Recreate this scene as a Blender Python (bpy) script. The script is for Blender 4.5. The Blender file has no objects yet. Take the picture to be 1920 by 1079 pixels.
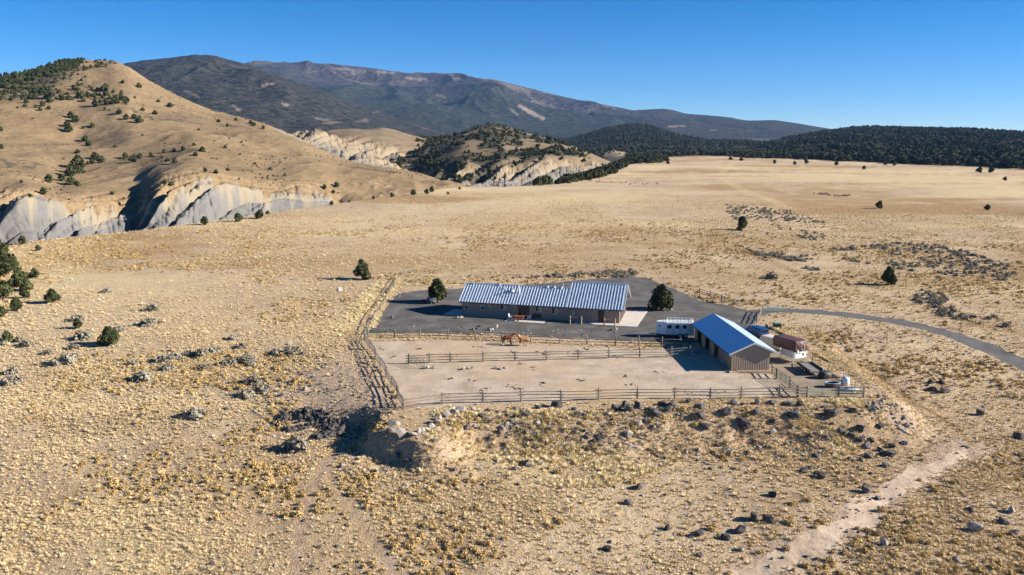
import bpy, math, random
import numpy as np
from mathutils import Vector, Matrix
R = math.radians
# ------------------------------------------------------------------ camera
CAM_Z = 32.0
FPX = 1493.3                       # focal length in photograph pixels (28 mm on a 36 mm sensor)
PITCH = math.atan((539.5-250)/FPX)
scene = bpy.context.scene
cd = bpy.data.cameras.new('camera'); cd.lens = 28.0; cd.sensor_width = 36.0
cd.clip_start = 1.0; cd.clip_end = 60000
cam = bpy.data.objects.new('camera', cd); scene.collection.objects.link(cam)
cam.location = (0, 0, CAM_Z); cam.rotation_euler = (math.pi/2-PITCH, 0, 0)
scene.camera = cam
# ------------------------------------------------------------------ sky and sun
SUN_EL = 24.0; SUN_DIR = Vector((1.0, -0.06, 0)).normalized()
w = bpy.data.worlds.new('World'); scene.world = w; w.use_nodes = True
nt = w.node_tree; nt.nodes.clear()
sky = nt.nodes.new('ShaderNodeTexSky'); sky.sky_type = 'NISHITA'; sky.sun_disc = False
sky.sun_elevation = R(SUN_EL); sky.sun_rotation = math.atan2(SUN_DIR.x, SUN_DIR.y)
sky.altitude = 2000; sky.air_density = 0.75; sky.dust_density = 0.0; sky.ozone_density = 5.0
bg = nt.nodes.new('ShaderNodeBackground'); bg.inputs['Strength'].default_value = 0.055
wo = nt.nodes.new('ShaderNodeOutputWorld')
hs_ = nt.nodes.new('ShaderNodeHueSaturation'); hs_.inputs['Saturation'].default_value = 1.3
nt.links.new(sky.outputs[0], hs_.inputs['Color']); nt.links.new(hs_.outputs[0], bg.inputs['Color']); nt.links.new(bg.outputs[0], wo.inputs['Surface'])
sl = bpy.data.lights.new('sun', 'SUN'); sl.energy = 5.0; sl.angle = R(0.53); sl.color = (1.0, 0.93, 0.82)
so = bpy.data.objects.new('sun', sl); scene.collection.objects.link(so); so.location = (200, 0, 200)
sdir = Vector((SUN_DIR.x*math.cos(R(SUN_EL)), SUN_DIR.y*math.cos(R(SUN_EL)), math.sin(R(SUN_EL))))
so.rotation_euler = sdir.to_track_quat('Z', 'Y').to_euler()
scene.view_settings.view_transform = 'Standard'; scene.view_settings.look = 'None'
scene.view_settings.gamma = 1.0; scene.view_settings.exposure = 1.28
scene.view_settings.use_curve_mapping = False
# ------------------------------------------------------------------ helpers
rng = np.random.default_rng(7); random.seed(7)
col = scene.collection
def lin(r, g, b):
    f = lambda c: (c/255/12.92 if c <= 10 else ((c/255+0.055)/1.055)**2.4)
    return (f(r), f(g), f(b), 1)
def tag(o, label=None, cat=None, group=None, kind=None):
    if label: o['label'] = label
    if cat: o['category'] = cat
    if group: o['group'] = group
    if kind: o['kind'] = kind
    return o
def thing(name, label, cat, loc=(0, 0, 0), rz=0, group=None):
    o = bpy.data.objects.new(name, None); col.objects.link(o); o.empty_display_size = 0.2
    o.location = loc; o.rotation_euler = (0, 0, rz)
    return tag(o, label, cat, group)
def obj(name, me, parent=None, loc=(0, 0, 0), rot=(0, 0, 0), scl=(1, 1, 1)):
    o = bpy.data.objects.new(name, me); col.objects.link(o)
    o.location = loc; o.rotation_euler = rot; o.scale = scl
    if parent: o.parent = parent
    return o
def copy_tree(o, parent=None):
    c = o.copy(); col.objects.link(c); c.parent = parent
    for ch in list(o.children): copy_tree(ch, c)
    return c
class MB:
    """collects simple shapes into one mesh"""
    def __init__(s): s.v = []; s.f = []
    def add(s, vs, fs):
        n = len(s.v); s.v += [tuple(v) for v in vs]; s.f += [tuple(i+n for i in f) for f in fs]; return s
    def box(s, c, d, rz=0, M=None):
        x, y, z = d[0]/2, d[1]/2, d[2]/2
        vs = [Vector(p) for p in ((-x,-y,-z),(x,-y,-z),(x,y,-z),(-x,y,-z),(-x,-y,z),(x,-y,z),(x,y,z),(-x,y,z))]
        m = M if M is not None else Matrix.Rotation(rz, 3, 'Z')
        return s.add([m @ v + Vector(c) for v in vs], [(0,3,2,1),(4,5,6,7),(0,1,5,4),(1,2,6,5),(2,3,7,6),(3,0,4,7)])
    def span(s, a, b):
        return s.box([(a[i]+b[i])/2 for i in range(3)], [abs(b[i]-a[i]) for i in range(3)])
    def tube(s, p0, p1, r0, r1=None, n=6, cap=True):
        p0 = Vector(p0); p1 = Vector(p1); r1 = r0 if r1 is None else r1
        d = (p1-p0).normalized(); u = d.orthogonal().normalized(); v = d.cross(u)
        vs = []
        for p, r in ((p0, r0), (p1, r1)):
            for k in range(n):
                a = 2*math.pi*k/n; vs.append(p+(u*math.cos(a)+v*math.sin(a))*r)
        fs = [(k, (k+1) % n, n+(k+1) % n, n+k) for k in range(n)]
        if cap: fs += [tuple(range(n-1, -1, -1)), tuple(range(n, 2*n))]
        return s.add(vs, fs)
    def path(s, pts, r, n=6):
        for a, b in zip(pts, pts[1:]): s.tube(a, b, r, r, n)
        return s
    def prism(s, poly, axis, a, b):
        """polygon (2-D) extruded along an axis from a to b"""
        def mk(p, t): return {'x': (t, p[0], p[1]), 'y': (p[0], t, p[1]), 'z': (p[0], p[1], t)}[axis]
        n = len(poly); vs = [mk(p, a) for p in poly]+[mk(p, b) for p in poly]
        fs = [tuple(range(n-1, -1, -1)), tuple(range(n, 2*n))]+[(k, (k+1) % n, n+(k+1) % n, n+k) for k in range(n)]
        return s.add(vs, fs)
    def lathe(s, prof, n=12, c=(0, 0, 0)):
        vs = []; fs = []
        for (r, z) in prof:
            for k in range(n):
                a = 2*math.pi*k/n; vs.append((c[0]+r*math.cos(a), c[1]+r*math.sin(a), c[2]+z))
        for j in range(len(prof)-1):
            for k in range(n):
                fs.append((j*n+k, j*n+(k+1) % n, (j+1)*n+(k+1) % n, (j+1)*n+k))
        fs += [tuple(range(n-1, -1, -1)), tuple(range((len(prof)-1)*n, len(prof)*n))]
        return s.add(vs, fs)
    def mesh(s, name, m, smooth=False, fix=True):
        me = bpy.data.meshes.new(name); me.from_pydata(s.v, [], s.f); me.materials.append(m)
        if fix:
            import bmesh
            bm = bmesh.new(); bm.from_mesh(me); bmesh.ops.recalc_face_normals(bm, faces=bm.faces); bm.to_mesh(me); bm.free()
        if smooth: me.polygons.foreach_set('use_smooth', [True]*len(me.polygons))
        me.update(); return me
    def build(s, name, m, parent=None, loc=(0, 0, 0), rot=(0, 0, 0), smooth=False, bevel=0):
        o = obj(name, s.mesh(name, m, smooth), parent, loc, rot)
        if bevel:
            b = o.modifiers.new('bevel', 'BEVEL'); b.width = bevel; b.segments = 2; b.limit_method = 'ANGLE'
        return o
def fastmesh(name, V, F, mats, smooth=True, attrs=None):
    """numpy quads or tris to a mesh"""
    me = bpy.data.meshes.new(name); k = F.shape[1]
    me.vertices.add(len(V)); me.vertices.foreach_set('co', np.ascontiguousarray(V, dtype=np.float32).ravel())
    me.loops.add(F.size); me.loops.foreach_set('vertex_index', np.ascontiguousarray(F, dtype=np.int32).ravel())
    me.polygons.add(len(F)); me.polygons.foreach_set('loop_start', np.arange(0, F.size, k, dtype=np.int32))
    me.polygons.foreach_set('use_smooth', np.full(len(F), smooth))
    for m in mats: me.materials.append(m)
    me.update(calc_edges=True)
    for an, av in (attrs or {}).items():
        a = me.attributes.new(an, 'FLOAT', 'POINT'); a.data.foreach_set('value', np.ascontiguousarray(av, dtype=np.float32).ravel())
    return me
# noise -------------------------------------------------------------
_T = np.random.default_rng(3).random((256, 256))
def vn(x, y, seed=0):
    x = np.asarray(x, float)+seed*17.37; y = np.asarray(y, float)+seed*31.91
    xi = np.floor(x).astype(int); yi = np.floor(y).astype(int); fx = x-xi; fy = y-yi
    fx = fx*fx*fx*(fx*(fx*6-15)+10); fy = fy*fy*fy*(fy*(fy*6-15)+10)
    a = _T[xi & 255, yi & 255]; b = _T[(xi+1) & 255, yi & 255]; c = _T[xi & 255, (yi+1) & 255]; d = _T[(xi+1) & 255, (yi+1) & 255]
    return (a*(1-fx)+b*fx)*(1-fy)+(c*(1-fx)+d*fx)*fy
def fbm(x, y, o=4, seed=0):
    s = 0; a = 0.5; t = 0
    for k in range(o):
        s = s+a*(vn(x, y, seed+k)*2-1); t += a; a *= 0.5; x = np.asarray(x)*2.03; y = np.asarray(y)*2.03
    return s/t
def rid(x, y, o=3, seed=0):
    s = 0; a = 0.5; t = 0
    for k in range(o):
        s = s+a*(1-2*np.abs(vn(x, y, seed+k)*2-1)); t += a; a *= 0.5; x = np.asarray(x)*2.1; y = np.asarray(y)*2.1
    return s/t
def sstep(a, b, x): t = np.clip((np.asarray(x, float)-a)/(b-a), 0, 1); return t*t*(3-2*t)
# pixels to directions and points -------------------------------------
CP, SP = math.cos(PITCH), math.sin(PITCH)
def ray(px, py):
    u = (np.asarray(px, float)-960)/FPX; v = (539.5-np.asarray(py, float))/FPX
    return u, CP+v*SP, -SP+v*CP
def project(x, y, z):
    dz = z-CAM_Z; dep = y*CP-dz*SP; up = y*SP+dz*CP
    return 960+FPX*x/dep, 539.5-FPX*up/dep
def flat(px, py, z=0.0):
    a, b, c = ray(px, py); t = (z-CAM_Z)/c
    return np.array([a*t, b*t])
def poly_px(pts, z=0.0): return np.array([flat(p[0], p[1], z) for p in pts])
def segdist(x, y, P, closed=True):
    d = np.full(np.shape(x), 1e9); n = len(P)
    for i in range(n if closed else n-1):
        ax, ay = P[i]; bx, by = P[(i+1) % n]; dx, dy = bx-ax, by-ay; L = dx*dx+dy*dy+1e-9
        t = np.clip(((x-ax)*dx+(y-ay)*dy)/L, 0, 1)
        d = np.minimum(d, np.hypot(x-ax-t*dx, y-ay-t*dy))
    return d
def inside(x, y, P):
    r = np.zeros(np.shape(x), bool); n = len(P)
    for i in range(n):
        ax, ay = P[i]; bx, by = P[(i+1) % n]
        if ay == by: continue
        r ^= ((ay > y) != (by > y)) & (x < (bx-ax)*(y-ay)/(by-ay)+ax)
    return r
def sdf(x, y, P): d = segdist(x, y, P); return np.where(inside(x, y, P), -d, d)
# ------------------------------------------------------------------ materials
def nodes(name):
    m = bpy.data.materials.new(name); m.use_nodes = True; n = m.node_tree
    return m, n, n.nodes['Principled BSDF']
def N(n, t, **k):
    x = n.nodes.new(t)
    for a, b in k.items(): setattr(x, a, b)
    return x
def noise(n, vec, scale, detail=4, rough=0.55):
    t = N(n, 'ShaderNodeTexNoise'); t.inputs['Scale'].default_value = scale; t.inputs['Detail'].default_value = detail
    t.inputs['Roughness'].default_value = rough; n.links.new(vec, t.inputs['Vector']); return t.outputs['Fac']
def ramp(n, fac, stops):
    r = N(n, 'ShaderNodeValToRGB'); e = r.color_ramp.elements
    while len(e) < len(stops): e.new(0.5)
    for k, (p, c) in enumerate(stops): e[k].position = p; e[k].color = c if len(c) == 4 else (*c, 1)
    n.links.new(fac, r.inputs[0]); return r.outputs[0]
def mixc(n, fac, a, b):
    m = N(n, 'ShaderNodeMix', data_type='RGBA')
    if isinstance(fac, (int, float)): m.inputs[0].default_value = fac
    else: n.links.new(fac, m.inputs[0])
    for s, i in ((a, 6), (b, 7)):
        if isinstance(s, tuple): m.inputs[i].default_value = s
        else: n.links.new(s, m.inputs[i])
    return m.outputs[2]
def mth(n, op, a, b=None, clamp=False):
    m = N(n, 'ShaderNodeMath', operation=op); m.use_clamp = clamp
    for s, i in ((a, 0), (b, 1)):
        if s is None: continue
        if isinstance(s, (int, float)): m.inputs[i].default_value = s
        else: n.links.new(s, m.inputs[i])
    return m.outputs[0]
def attr(n, name): a = N(n, 'ShaderNodeAttribute'); a.attribute_name = name; return a.outputs['Fac']
def bump(n, bs, h, strength, dist=0.1):
    b = N(n, 'ShaderNodeBump'); b.inputs['Strength'].default_value = strength; b.inputs['Distance'].default_value = dist
    n.links.new(h, b.inputs['Height']); n.links.new(b.outputs[0], bs.inputs['Normal'])
def pmat(name, c1, c2=None, scale=3.0, rough=0.8, metal=0.0, bmp=0.0, spec=0.3, rnd=0.0):
    m, n, b = nodes(name); b.inputs['Roughness'].default_value = rough; b.inputs['Metallic'].default_value = metal
    b.inputs['Specular IOR Level'].default_value = spec
    tc = N(n, 'ShaderNodeTexCoord').outputs['Object']
    f = noise(n, tc, scale, 5, 0.6)
    c2 = c2 or tuple(x*0.8 for x in c1[:3])+(1,)
    out = ramp(n, f, [(0.3, c2), (0.7, c1)])
    if rnd:
        oi = N(n, 'ShaderNodeObjectInfo'); hs = N(n, 'ShaderNodeHueSaturation')
        v = mth(n, 'MULTIPLY_ADD', oi.outputs['Random'], rnd); n.nodes[-1].inputs[2].default_value = 1-rnd/2
        n.links.new(v, hs.inputs['Value']); n.links.new(out, hs.inputs['Color']); out = hs.outputs[0]
    n.links.new(out, b.inputs['Base Color'])
    if bmp: bump(n, b, f, bmp)
    return m
def geopos(n): return N(n, 'ShaderNodeNewGeometry').outputs['Position']
def ground_mat(name):
    m, n, b = nodes(name); b.inputs['Roughness'].default_value = 0.95; b.inputs['Specular IOR Level'].default_value = 0.1
    p = geopos(n)
    big = noise(n, p, 0.02, 5); mid = noise(n, p, 0.16, 5, 0.65); fine = noise(n, p, 1.6, 5, 0.7); vf = noise(n, p, 6.0, 3, 0.7)
    grass = ramp(n, mid, [(0.33, (0.38, 0.26, 0.145)), (0.5, (0.48, 0.355, 0.21)), (0.68, (0.61, 0.475, 0.295))])
    dry = ramp(n, big, [(0.38, (0.34, 0.225, 0.115)), (0.62, (0.60, 0.46, 0.28))])
    c = mixc(n, 0.5, grass, dry)
    soil = ramp(n, fine, [(0.32, (0.25, 0.18, 0.13)), (0.5, (0.47, 0.365, 0.275)), (0.66, (0.62, 0.50, 0.385))])
    spk = ramp(n, fine, [(0.40, (0, 0, 0)), (0.56, (1, 1, 1))])
    c = mixc(n, mth(n, 'MULTIPLY', spk, 0.55), c, soil)
    bare = mth(n, 'ADD', attr(n, 'bare'), mth(n, 'MULTIPLY', mth(n, 'SUBTRACT', fine, 0.5), 0.9))
    bare = ramp(n, bare, [(0.3, (0, 0, 0)), (0.7, (1, 1, 1))])
    c = mixc(n, bare, c, ramp(n, fine, [(0.3, (0.33, 0.23, 0.155)), (0.7, (0.57, 0.44, 0.32))]))
    c = mixc(n, attr(n, 'brown'), c, ramp(n, fine, [(0.3, (0.24, 0.145, 0.062)), (0.7, (0.42, 0.275, 0.135))]))
    c = mixc(n, attr(n, 'pale'), c, ramp(n, fine, [(0.3, (0.52, 0.39, 0.20)), (0.7, (0.72, 0.58, 0.33))]))
    c = mixc(n, attr(n, 'forest'), c, ramp(n, fine, [(0.35, (0.035, 0.04, 0.028)), (0.75, (0.12, 0.11, 0.075))]))
    n.links.new(c, b.inputs['Base Color'])
    bump(n, b, mth(n, 'ADD', fine, mth(n, 'MULTIPLY', vf, 0.7)), 1.0, 0.35)
    return m
def soil_mat(name, stops, scale=0.8, fine_s=5.0, bmp=0.3, spots=None, rough=0.95):
    m, n, b = nodes(name); b.inputs['Roughness'].default_value = rough; b.inputs['Specular IOR Level'].default_value = 0.15
    p = geopos(n); a = noise(n, p, scale, 6, 0.65); f = noise(n, p, fine_s, 4, 0.7)
    c = ramp(n, mth(n, 'ADD', mth(n, 'MULTIPLY', a, 0.6), mth(n, 'MULTIPLY', f, 0.4)), stops)
    if spots:
        s = noise(n, p, 0.9, 3, 0.6); c = mixc(n, mth(n, 'MULTIPLY', ramp(n, s, [(0.66, (0, 0, 0)), (0.72, (1, 1, 1))]), 0.6), c, spots)
        s2 = noise(n, p, 0.06, 3, 0.5); c = mixc(n, ramp(n, s2, [(0.45, (0, 0, 0)), (0.62, (0.5, 0.5, 0.5))]), c, (0.46, 0.33, 0.19, 1))
    n.links.new(c, b.inputs['Base Color']); bump(n, b, f, bmp, 0.1)
    return m
def hill_mat(name, tan1, tan2, shale1, shale2, cream, dark, sc=0.02):
    m, n, b = nodes(name); b.inputs['Roughness'].default_value = 0.95; b.inputs['Specular IOR Level'].default_value = 0.1
    p = geopos(n); a = noise(n, p, sc, 6, 0.65); f = noise(n, p, sc*12, 4, 0.7)
    mixf = mth(n, 'ADD', mth(n, 'MULTIPLY', a, 0.55), mth(n, 'MULTIPLY', f, 0.45))
    c = ramp(n, mixf, [(0.36, tan2), (0.64, tan1)])
    g_ = noise(n, p, sc*45, 3, 0.7); c = mixc(n, mth(n, 'MULTIPLY', ramp(n, g_, [(0.55, (0, 0, 0)), (0.68, (1, 1, 1))]), 0.5), c, tuple(x*0.42 for x in tan2[:3])+(1,))
    sh = ramp(n, mixf, [(0.35, shale2), (0.65, shale1)])
    sh = mixc(n, attr(n, 'cream'), sh, cream)
    k = mth(n, 'ADD', attr(n, 'shale'), mth(n, 'MULTIPLY', mth(n, 'SUBTRACT', f, 0.5), 0.7))
    c = mixc(n, ramp(n, k, [(0.35, (0, 0, 0)), (0.65, (1, 1, 1))]), c, sh)
    k = mth(n, 'ADD', attr(n, 'dark'), mth(n, 'MULTIPLY', mth(n, 'SUBTRACT', f, 0.5), 1.6))
    c = mixc(n, ramp(n, k, [(0.42, (0, 0, 0)), (0.6, (1, 1, 1))]), c, dark)
    n.links.new(c, b.inputs['Base Color']); bump(n, b, f, 0.7, 1.2)
    return m
def forest_mat(name, c1, c2, bare, sc, thr=0.62):
    m, n, b = nodes(name); b.inputs['Roughness'].default_value = 1.0; b.inputs['Specular IOR Level'].default_value = 0.05
    p = geopos(n); f = noise(n, p, sc, 3, 0.7); a = noise(n, p, sc*0.06, 5, 0.6)
    c = ramp(n, f, [(0.35, c2), (0.65, c1)])
    k = mth(n, 'ADD', mth(n, 'MULTIPLY', a, 0.75), mth(n, 'MULTIPLY', f, 0.25))
    c = mixc(n, mth(n, 'MULTIPLY', ramp(n, k, [(thr, (0, 0, 0)), (thr+0.08, (1, 1, 1))]), 0.55), c, bare)
    c = mixc(n, attr(n, 'green'), c, ramp(n, f, [(0.35, (0.010, 0.013, 0.010)), (0.68, (0.052, 0.055, 0.038))]))
    c = mixc(n, attr(n, 'pale'), c, bare)
    n.links.new(c, b.inputs['Base Color']); bump(n, b, f, 1.0, 0.35/sc)
    return m
M = {}
M['ground'] = ground_mat('dry_grassland')
M['gravel'] = soil_mat('dark_gravel', [(0.34, (0.058, 0.054, 0.051)), (0.5, (0.105, 0.098, 0.093)), (0.66, (0.19, 0.175, 0.16))], 0.25, 3.5, 0.5)
M['corral'] = soil_mat('trampled_corral_dirt', [(0.36, (0.30, 0.23, 0.165)), (0.5, (0.42, 0.335, 0.255)), (0.64, (0.53, 0.44, 0.345))], 0.3, 2.6, 0.6, (0.14, 0.09, 0.055, 1))
M['road'] = soil_mat('drive_gravel', [(0.3, (0.085, 0.08, 0.08)), (0.7, (0.15, 0.14, 0.135))], 0.3, 6.0, 0.3)
M['storage'] = soil_mat('storage_yard_gravel', [(0.3, (0.16, 0.125, 0.09)), (0.5, (0.25, 0.20, 0.145)), (0.7, (0.36, 0.29, 0.21))], 0.5, 5.0, 0.5)
M['track'] = soil_mat('sandy_track', [(0.36, (0.33, 0.235, 0.16)), (0.5, (0.47, 0.36, 0.26)), (0.64, (0.58, 0.465, 0.35))], 0.4, 1.8, 0.8)
M['hill'] = hill_mat('tan_hill', (0.29, 0.208, 0.118, 1), (0.175, 0.12, 0.068, 1), (0.185, 0.177, 0.17, 1), (0.11, 0.106, 0.104, 1), (0.27, 0.225, 0.155, 1), (0.09, 0.075, 0.05, 1))
M['badland'] = hill_mat('badland_shale', (0.26, 0.195, 0.122, 1), (0.165, 0.122, 0.078, 1), (0.20, 0.185, 0.165, 1), (0.125, 0.117, 0.108, 1), (0.27, 0.215, 0.145, 1), (0.075, 0.065, 0.045, 1), 0.02)
M['forest'] = forest_mat('pinyon_forest', (0.058, 0.060, 0.042, 1), (0.020, 0.024, 0.018, 1), (0.25, 0.19, 0.13, 1), 0.06)
M['forest_far'] = forest_mat('far_forest', (0.058, 0.053, 0.042, 1), (0.009, 0.011, 0.010, 1), (0.22, 0.165, 0.125, 1), 0.03)
M['plateau'] = forest_mat('plateau_brush', (0.085, 0.064, 0.060, 1), (0.014, 0.014, 0.014, 1), (0.27, 0.21, 0.17, 1), 0.022, 0.52)
M['leaf'] = pmat('juniper_leaf', (0.085, 0.088, 0.032, 1), (0.040, 0.050, 0.020, 1), 1.5, 0.8, spec=0.15, rnd=0.5)
M['pinyon'] = pmat('pinyon_leaf', (0.105, 0.108, 0.062, 1), (0.055, 0.062, 0.038, 1), 1.5, 0.85, spec=0.1, rnd=0.6)
M['bark'] = pmat('juniper_bark', (0.16, 0.115, 0.08, 1), (0.08, 0.055, 0.04, 1), 6)
M['sage'] = pmat('sage_leaf', (0.34, 0.305, 0.235, 1), (0.21, 0.185, 0.14, 1), 3, 0.9, spec=0.1, rnd=0.5)
M['straw'] = pmat('straw_grass', (0.74, 0.60, 0.37, 1), (0.58, 0.45, 0.26, 1), 3, 0.9, spec=0.1, rnd=0.5)
M['palestraw'] = pmat('pale_straw', (0.80, 0.68, 0.42, 1), (0.66, 0.53, 0.30, 1), 3, 0.9, spec=0.1, rnd=0.3)
M['ochre'] = pmat('ochre_brush', (0.55, 0.395, 0.17, 1), (0.40, 0.275, 0.115, 1), 3, 0.9, spec=0.1, rnd=0.5)
M['rock'] = pmat('basalt', (0.13, 0.115, 0.105, 1), (0.040, 0.036, 0.035, 1), 3.0, 0.9, bmp=0.6, rnd=0.6)
M['palerock'] = pmat('pale_boulder', (0.36, 0.315, 0.275, 1), (0.20, 0.175, 0.155, 1), 2.5, 0.9, bmp=0.5, rnd=0.3)
M['wood'] = pmat('weathered_rail', (0.29, 0.235, 0.185, 1), (0.15, 0.12, 0.095, 1), 5.0, 0.9, bmp=0.4, rnd=0.35)
M['tanpost'] = pmat('tan_timber', (0.48, 0.34, 0.21, 1), (0.32, 0.22, 0.13, 1), 5.0, 0.85, bmp=0.3)
M['green'] = pmat('green_pipe', (0.05, 0.135, 0.095, 1), (0.035, 0.085, 0.065, 1), 4, 0.5)
M['palegreen'] = pmat('faded_green_pipe', (0.22, 0.36, 0.29, 1), (0.15, 0.26, 0.21, 1), 4, 0.5)
M['steel'] = pmat('galvanised_pipe', (0.42, 0.44, 0.45, 1), (0.3, 0.31, 0.32, 1), 4, 0.45, metal=0.5)
M['wire'] = pmat('rusty_tpost', (0.10, 0.075, 0.055, 1), (0.06, 0.05, 0.04, 1), 4, 0.8)
M['wall'] = pmat('taupe_stucco', (0.34, 0.255, 0.20, 1), (0.31, 0.23, 0.18, 1), 2.0, 0.9, bmp=0.1)
M['barnwall'] = pmat('tan_metal_siding', (0.33, 0.255, 0.195, 1), (0.30, 0.23, 0.175, 1), 1.0, 0.55, spec=0.4)
M['metalroof'] = pmat('galvalume_roof', (0.70, 0.75, 0.80, 1), (0.60, 0.66, 0.73, 1), 0.7, 0.38, metal=0.6)
M['blueroof'] = pmat('barn_roof_metal', (0.66, 0.75, 0.85, 1), (0.58, 0.69, 0.81, 1), 0.35, 0.28, metal=0.35)
M['trim'] = pmat('dark_trim', (0.11, 0.085, 0.07, 1), (0.09, 0.07, 0.055, 1), 3, 0.6)
M['doorbrown'] = pmat('brown_door', (0.075, 0.052, 0.042, 1), (0.06, 0.042, 0.034, 1), 3, 0.5)
M['white'] = pmat('white_paint', (0.78, 0.78, 0.77, 1), (0.70, 0.70, 0.69, 1), 1.5, 0.4)
M['frame'] = pmat('almond_window_frame', (0.52, 0.46, 0.38, 1), (0.48, 0.42, 0.35, 1), 2, 0.6)
M['glass'] = pmat('dark_glass', (0.02, 0.026, 0.033, 1), (0.015, 0.02, 0.026, 1), 1, 0.06, spec=0.8)
M['blind'] = pmat('window_blind', (0.42, 0.38, 0.33, 1), (0.38, 0.34, 0.30, 1), 2, 0.8)
M['concrete'] = pmat('concrete', (0.56, 0.51, 0.45, 1), (0.46, 0.42, 0.37, 1), 0.8, 0.9, bmp=0.1)
M['redwood'] = pmat('stained_redwood', (0.36, 0.115, 0.045, 1), (0.24, 0.075, 0.03, 1), 5, 0.6)
M['tire'] = pmat('rubber', (0.018, 0.018, 0.019, 1), (0.012, 0.012, 0.012, 1), 5, 0.8)
M['bluecar'] = pmat('blue_car_paint', (0.012, 0.055, 0.16, 1), (0.011, 0.05, 0.145, 1), 1, 0.22, spec=0.6)
M['chrome'] = pmat('chrome', (0.7, 0.7, 0.7, 1), (0.6, 0.6, 0.6, 1), 1, 0.2, metal=1)
M['red'] = pmat('red_lens', (0.35, 0.02, 0.015, 1), (0.3, 0.02, 0.015, 1), 2, 0.3)
M['tarp'] = pmat('brown_tarp', (0.135, 0.066, 0.050, 1), (0.085, 0.040, 0.032, 1), 1.2, 0.5, bmp=0.3)
M['whitetarp'] = pmat('white_tarp', (0.72, 0.68, 0.60, 1), (0.58, 0.54, 0.47, 1), 1.2, 0.6, bmp=0.3)
M['deck'] = pmat('trailer_planks', (0.25, 0.21, 0.17, 1), (0.16, 0.13, 0.105, 1), 5, 0.9)
M['darkmetal'] = pmat('dark_steel', (0.07, 0.062, 0.056, 1), (0.045, 0.04, 0.037, 1), 4, 0.6)
M['rust'] = pmat('rusty_iron', (0.27, 0.15, 0.09, 1), (0.17, 0.09, 0.055, 1), 4, 0.9)
M['bluetub'] = pmat('blue_plastic', (0.10, 0.22, 0.40, 1), (0.08, 0.18, 0.34, 1), 2, 0.4)
M['paleblue'] = pmat('pale_blue_plastic', (0.40, 0.53, 0.64, 1), (0.33, 0.45, 0.56, 1), 2, 0.5)
M['utility'] = pmat('utility_green', (0.065, 0.095, 0.05, 1), (0.05, 0.075, 0.04, 1), 2, 0.6)
M['bay'] = pmat('bay_coat', (0.215, 0.072, 0.028, 1), (0.13, 0.04, 0.018, 1), 1.2, 0.6)
M['sorrel'] = pmat('sorrel_coat', (0.36, 0.155, 0.055, 1), (0.25, 0.10, 0.038, 1), 1.2, 0.6)
M['black'] = pmat('black_hair', (0.014, 0.011, 0.010, 1), (0.01, 0.008, 0.007, 1), 4, 0.7)
M['flax'] = pmat('flaxen_hair', (0.70, 0.58, 0.42, 1), (0.58, 0.46, 0.31, 1), 4, 0.7)
# ------------------------------------------------------------------ terrain function
PAD = poly_px([(684,640),(694,658),(706,678),(720,703),(736,728),(746,752),(740,778),(728,797),(752,810),(790,813),(818,801),(842,788),(866,779),
    (960,773),(1100,770),(1250,766),(1400,765),(1520,764),(1600,762),(1640,752),(1645,738),(1580,690),(1530,650),(1495,612)])
PAD = np.vstack([PAD, [[200, 160], [200, 400], [-60, 400], [-45, 160]]])
edge_px = [(0,462),(290,431),(470,408),(640,385),(760,367),(870,352),(980,350),(1060,345),(1110,336),(1150,326),(1172,313),(1215,302)]
EDGE = poly_px(edge_px)
PLAIN = np.vstack([[[-260,196],[-420,110],[-420,-300],[9000,-300],[9000,16000],[900,16000]], EDGE[::-1]])
def hgt(x, y):
    x = np.asarray(x, float); y = np.asarray(y, float); r = np.hypot(x, y)
    s = sdf(x, y, PAD)
    drop = 2.6*sstep(128, 96, y)
    s2 = s+0.7*fbm(x*0.25, y*0.25, 3, 11)*sstep(0.2, 2, s)
    lf_ = sstep(-8.5, -12, x); nm_ = sstep(94, 88, y); wd_ = (6.5+2.5*fbm(x*0.07, y*0.07, 2, 14))*(1-lf_)+lf_*(17*(1-nm_)+4.0*nm_); drop = drop*(1-lf_*(1-nm_)*.45)
    k = sstep(0.1, 1, s2/wd_)
    z = -drop*k
    z = z-0.018*np.clip(s-6, 0, 60)*sstep(150, 100, y)          # foreground keeps falling a little
    off = sstep(0.5, 5, s)
    near = sstep(260, 120, r)
    z = z+off*near*(0.35*fbm(x*0.07, y*0.07, 3, 5)+0.10*fbm(x*0.5, y*0.5, 3, 8))
    z = z+k*(1-sstep(wd_, wd_+4, s2))*drop/3*0.55*fbm(x*0.35, y*0.35, 4, 21)
    far = sstep(190, 420, r)
    z = z+far*(1.6*fbm(x*0.008, y*0.008, 3, 2)+0.3*fbm(x*0.05, y*0.05, 2, 3))
    e = sdf(x, y, PLAIN); e = np.where(e > 0, e, 0)
    z = z-np.minimum(0.42*e*e/(e+18), 42+6*fbm(x*0.01, y*0.01, 3, 9))
    return z
def G(px, py):
    """ground point under a pixel"""
    a, b, c = ray(px, py); z = 0.0
    for _ in range(14):
        t = (z-CAM_Z)/c; z = 0.5*z+0.5*float(hgt(a*t, b*t))
    t = (z-CAM_Z)/c
    return Vector((float(a*t), float(b*t), float(hgt(a*t, b*t))))
def Gz(x, y): return float(hgt(x, y))
def ppm(p): return FPX/math.sqrt(p.x**2+p.y**2+(p.z-CAM_Z)**2)       # photo pixels per metre there
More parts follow.
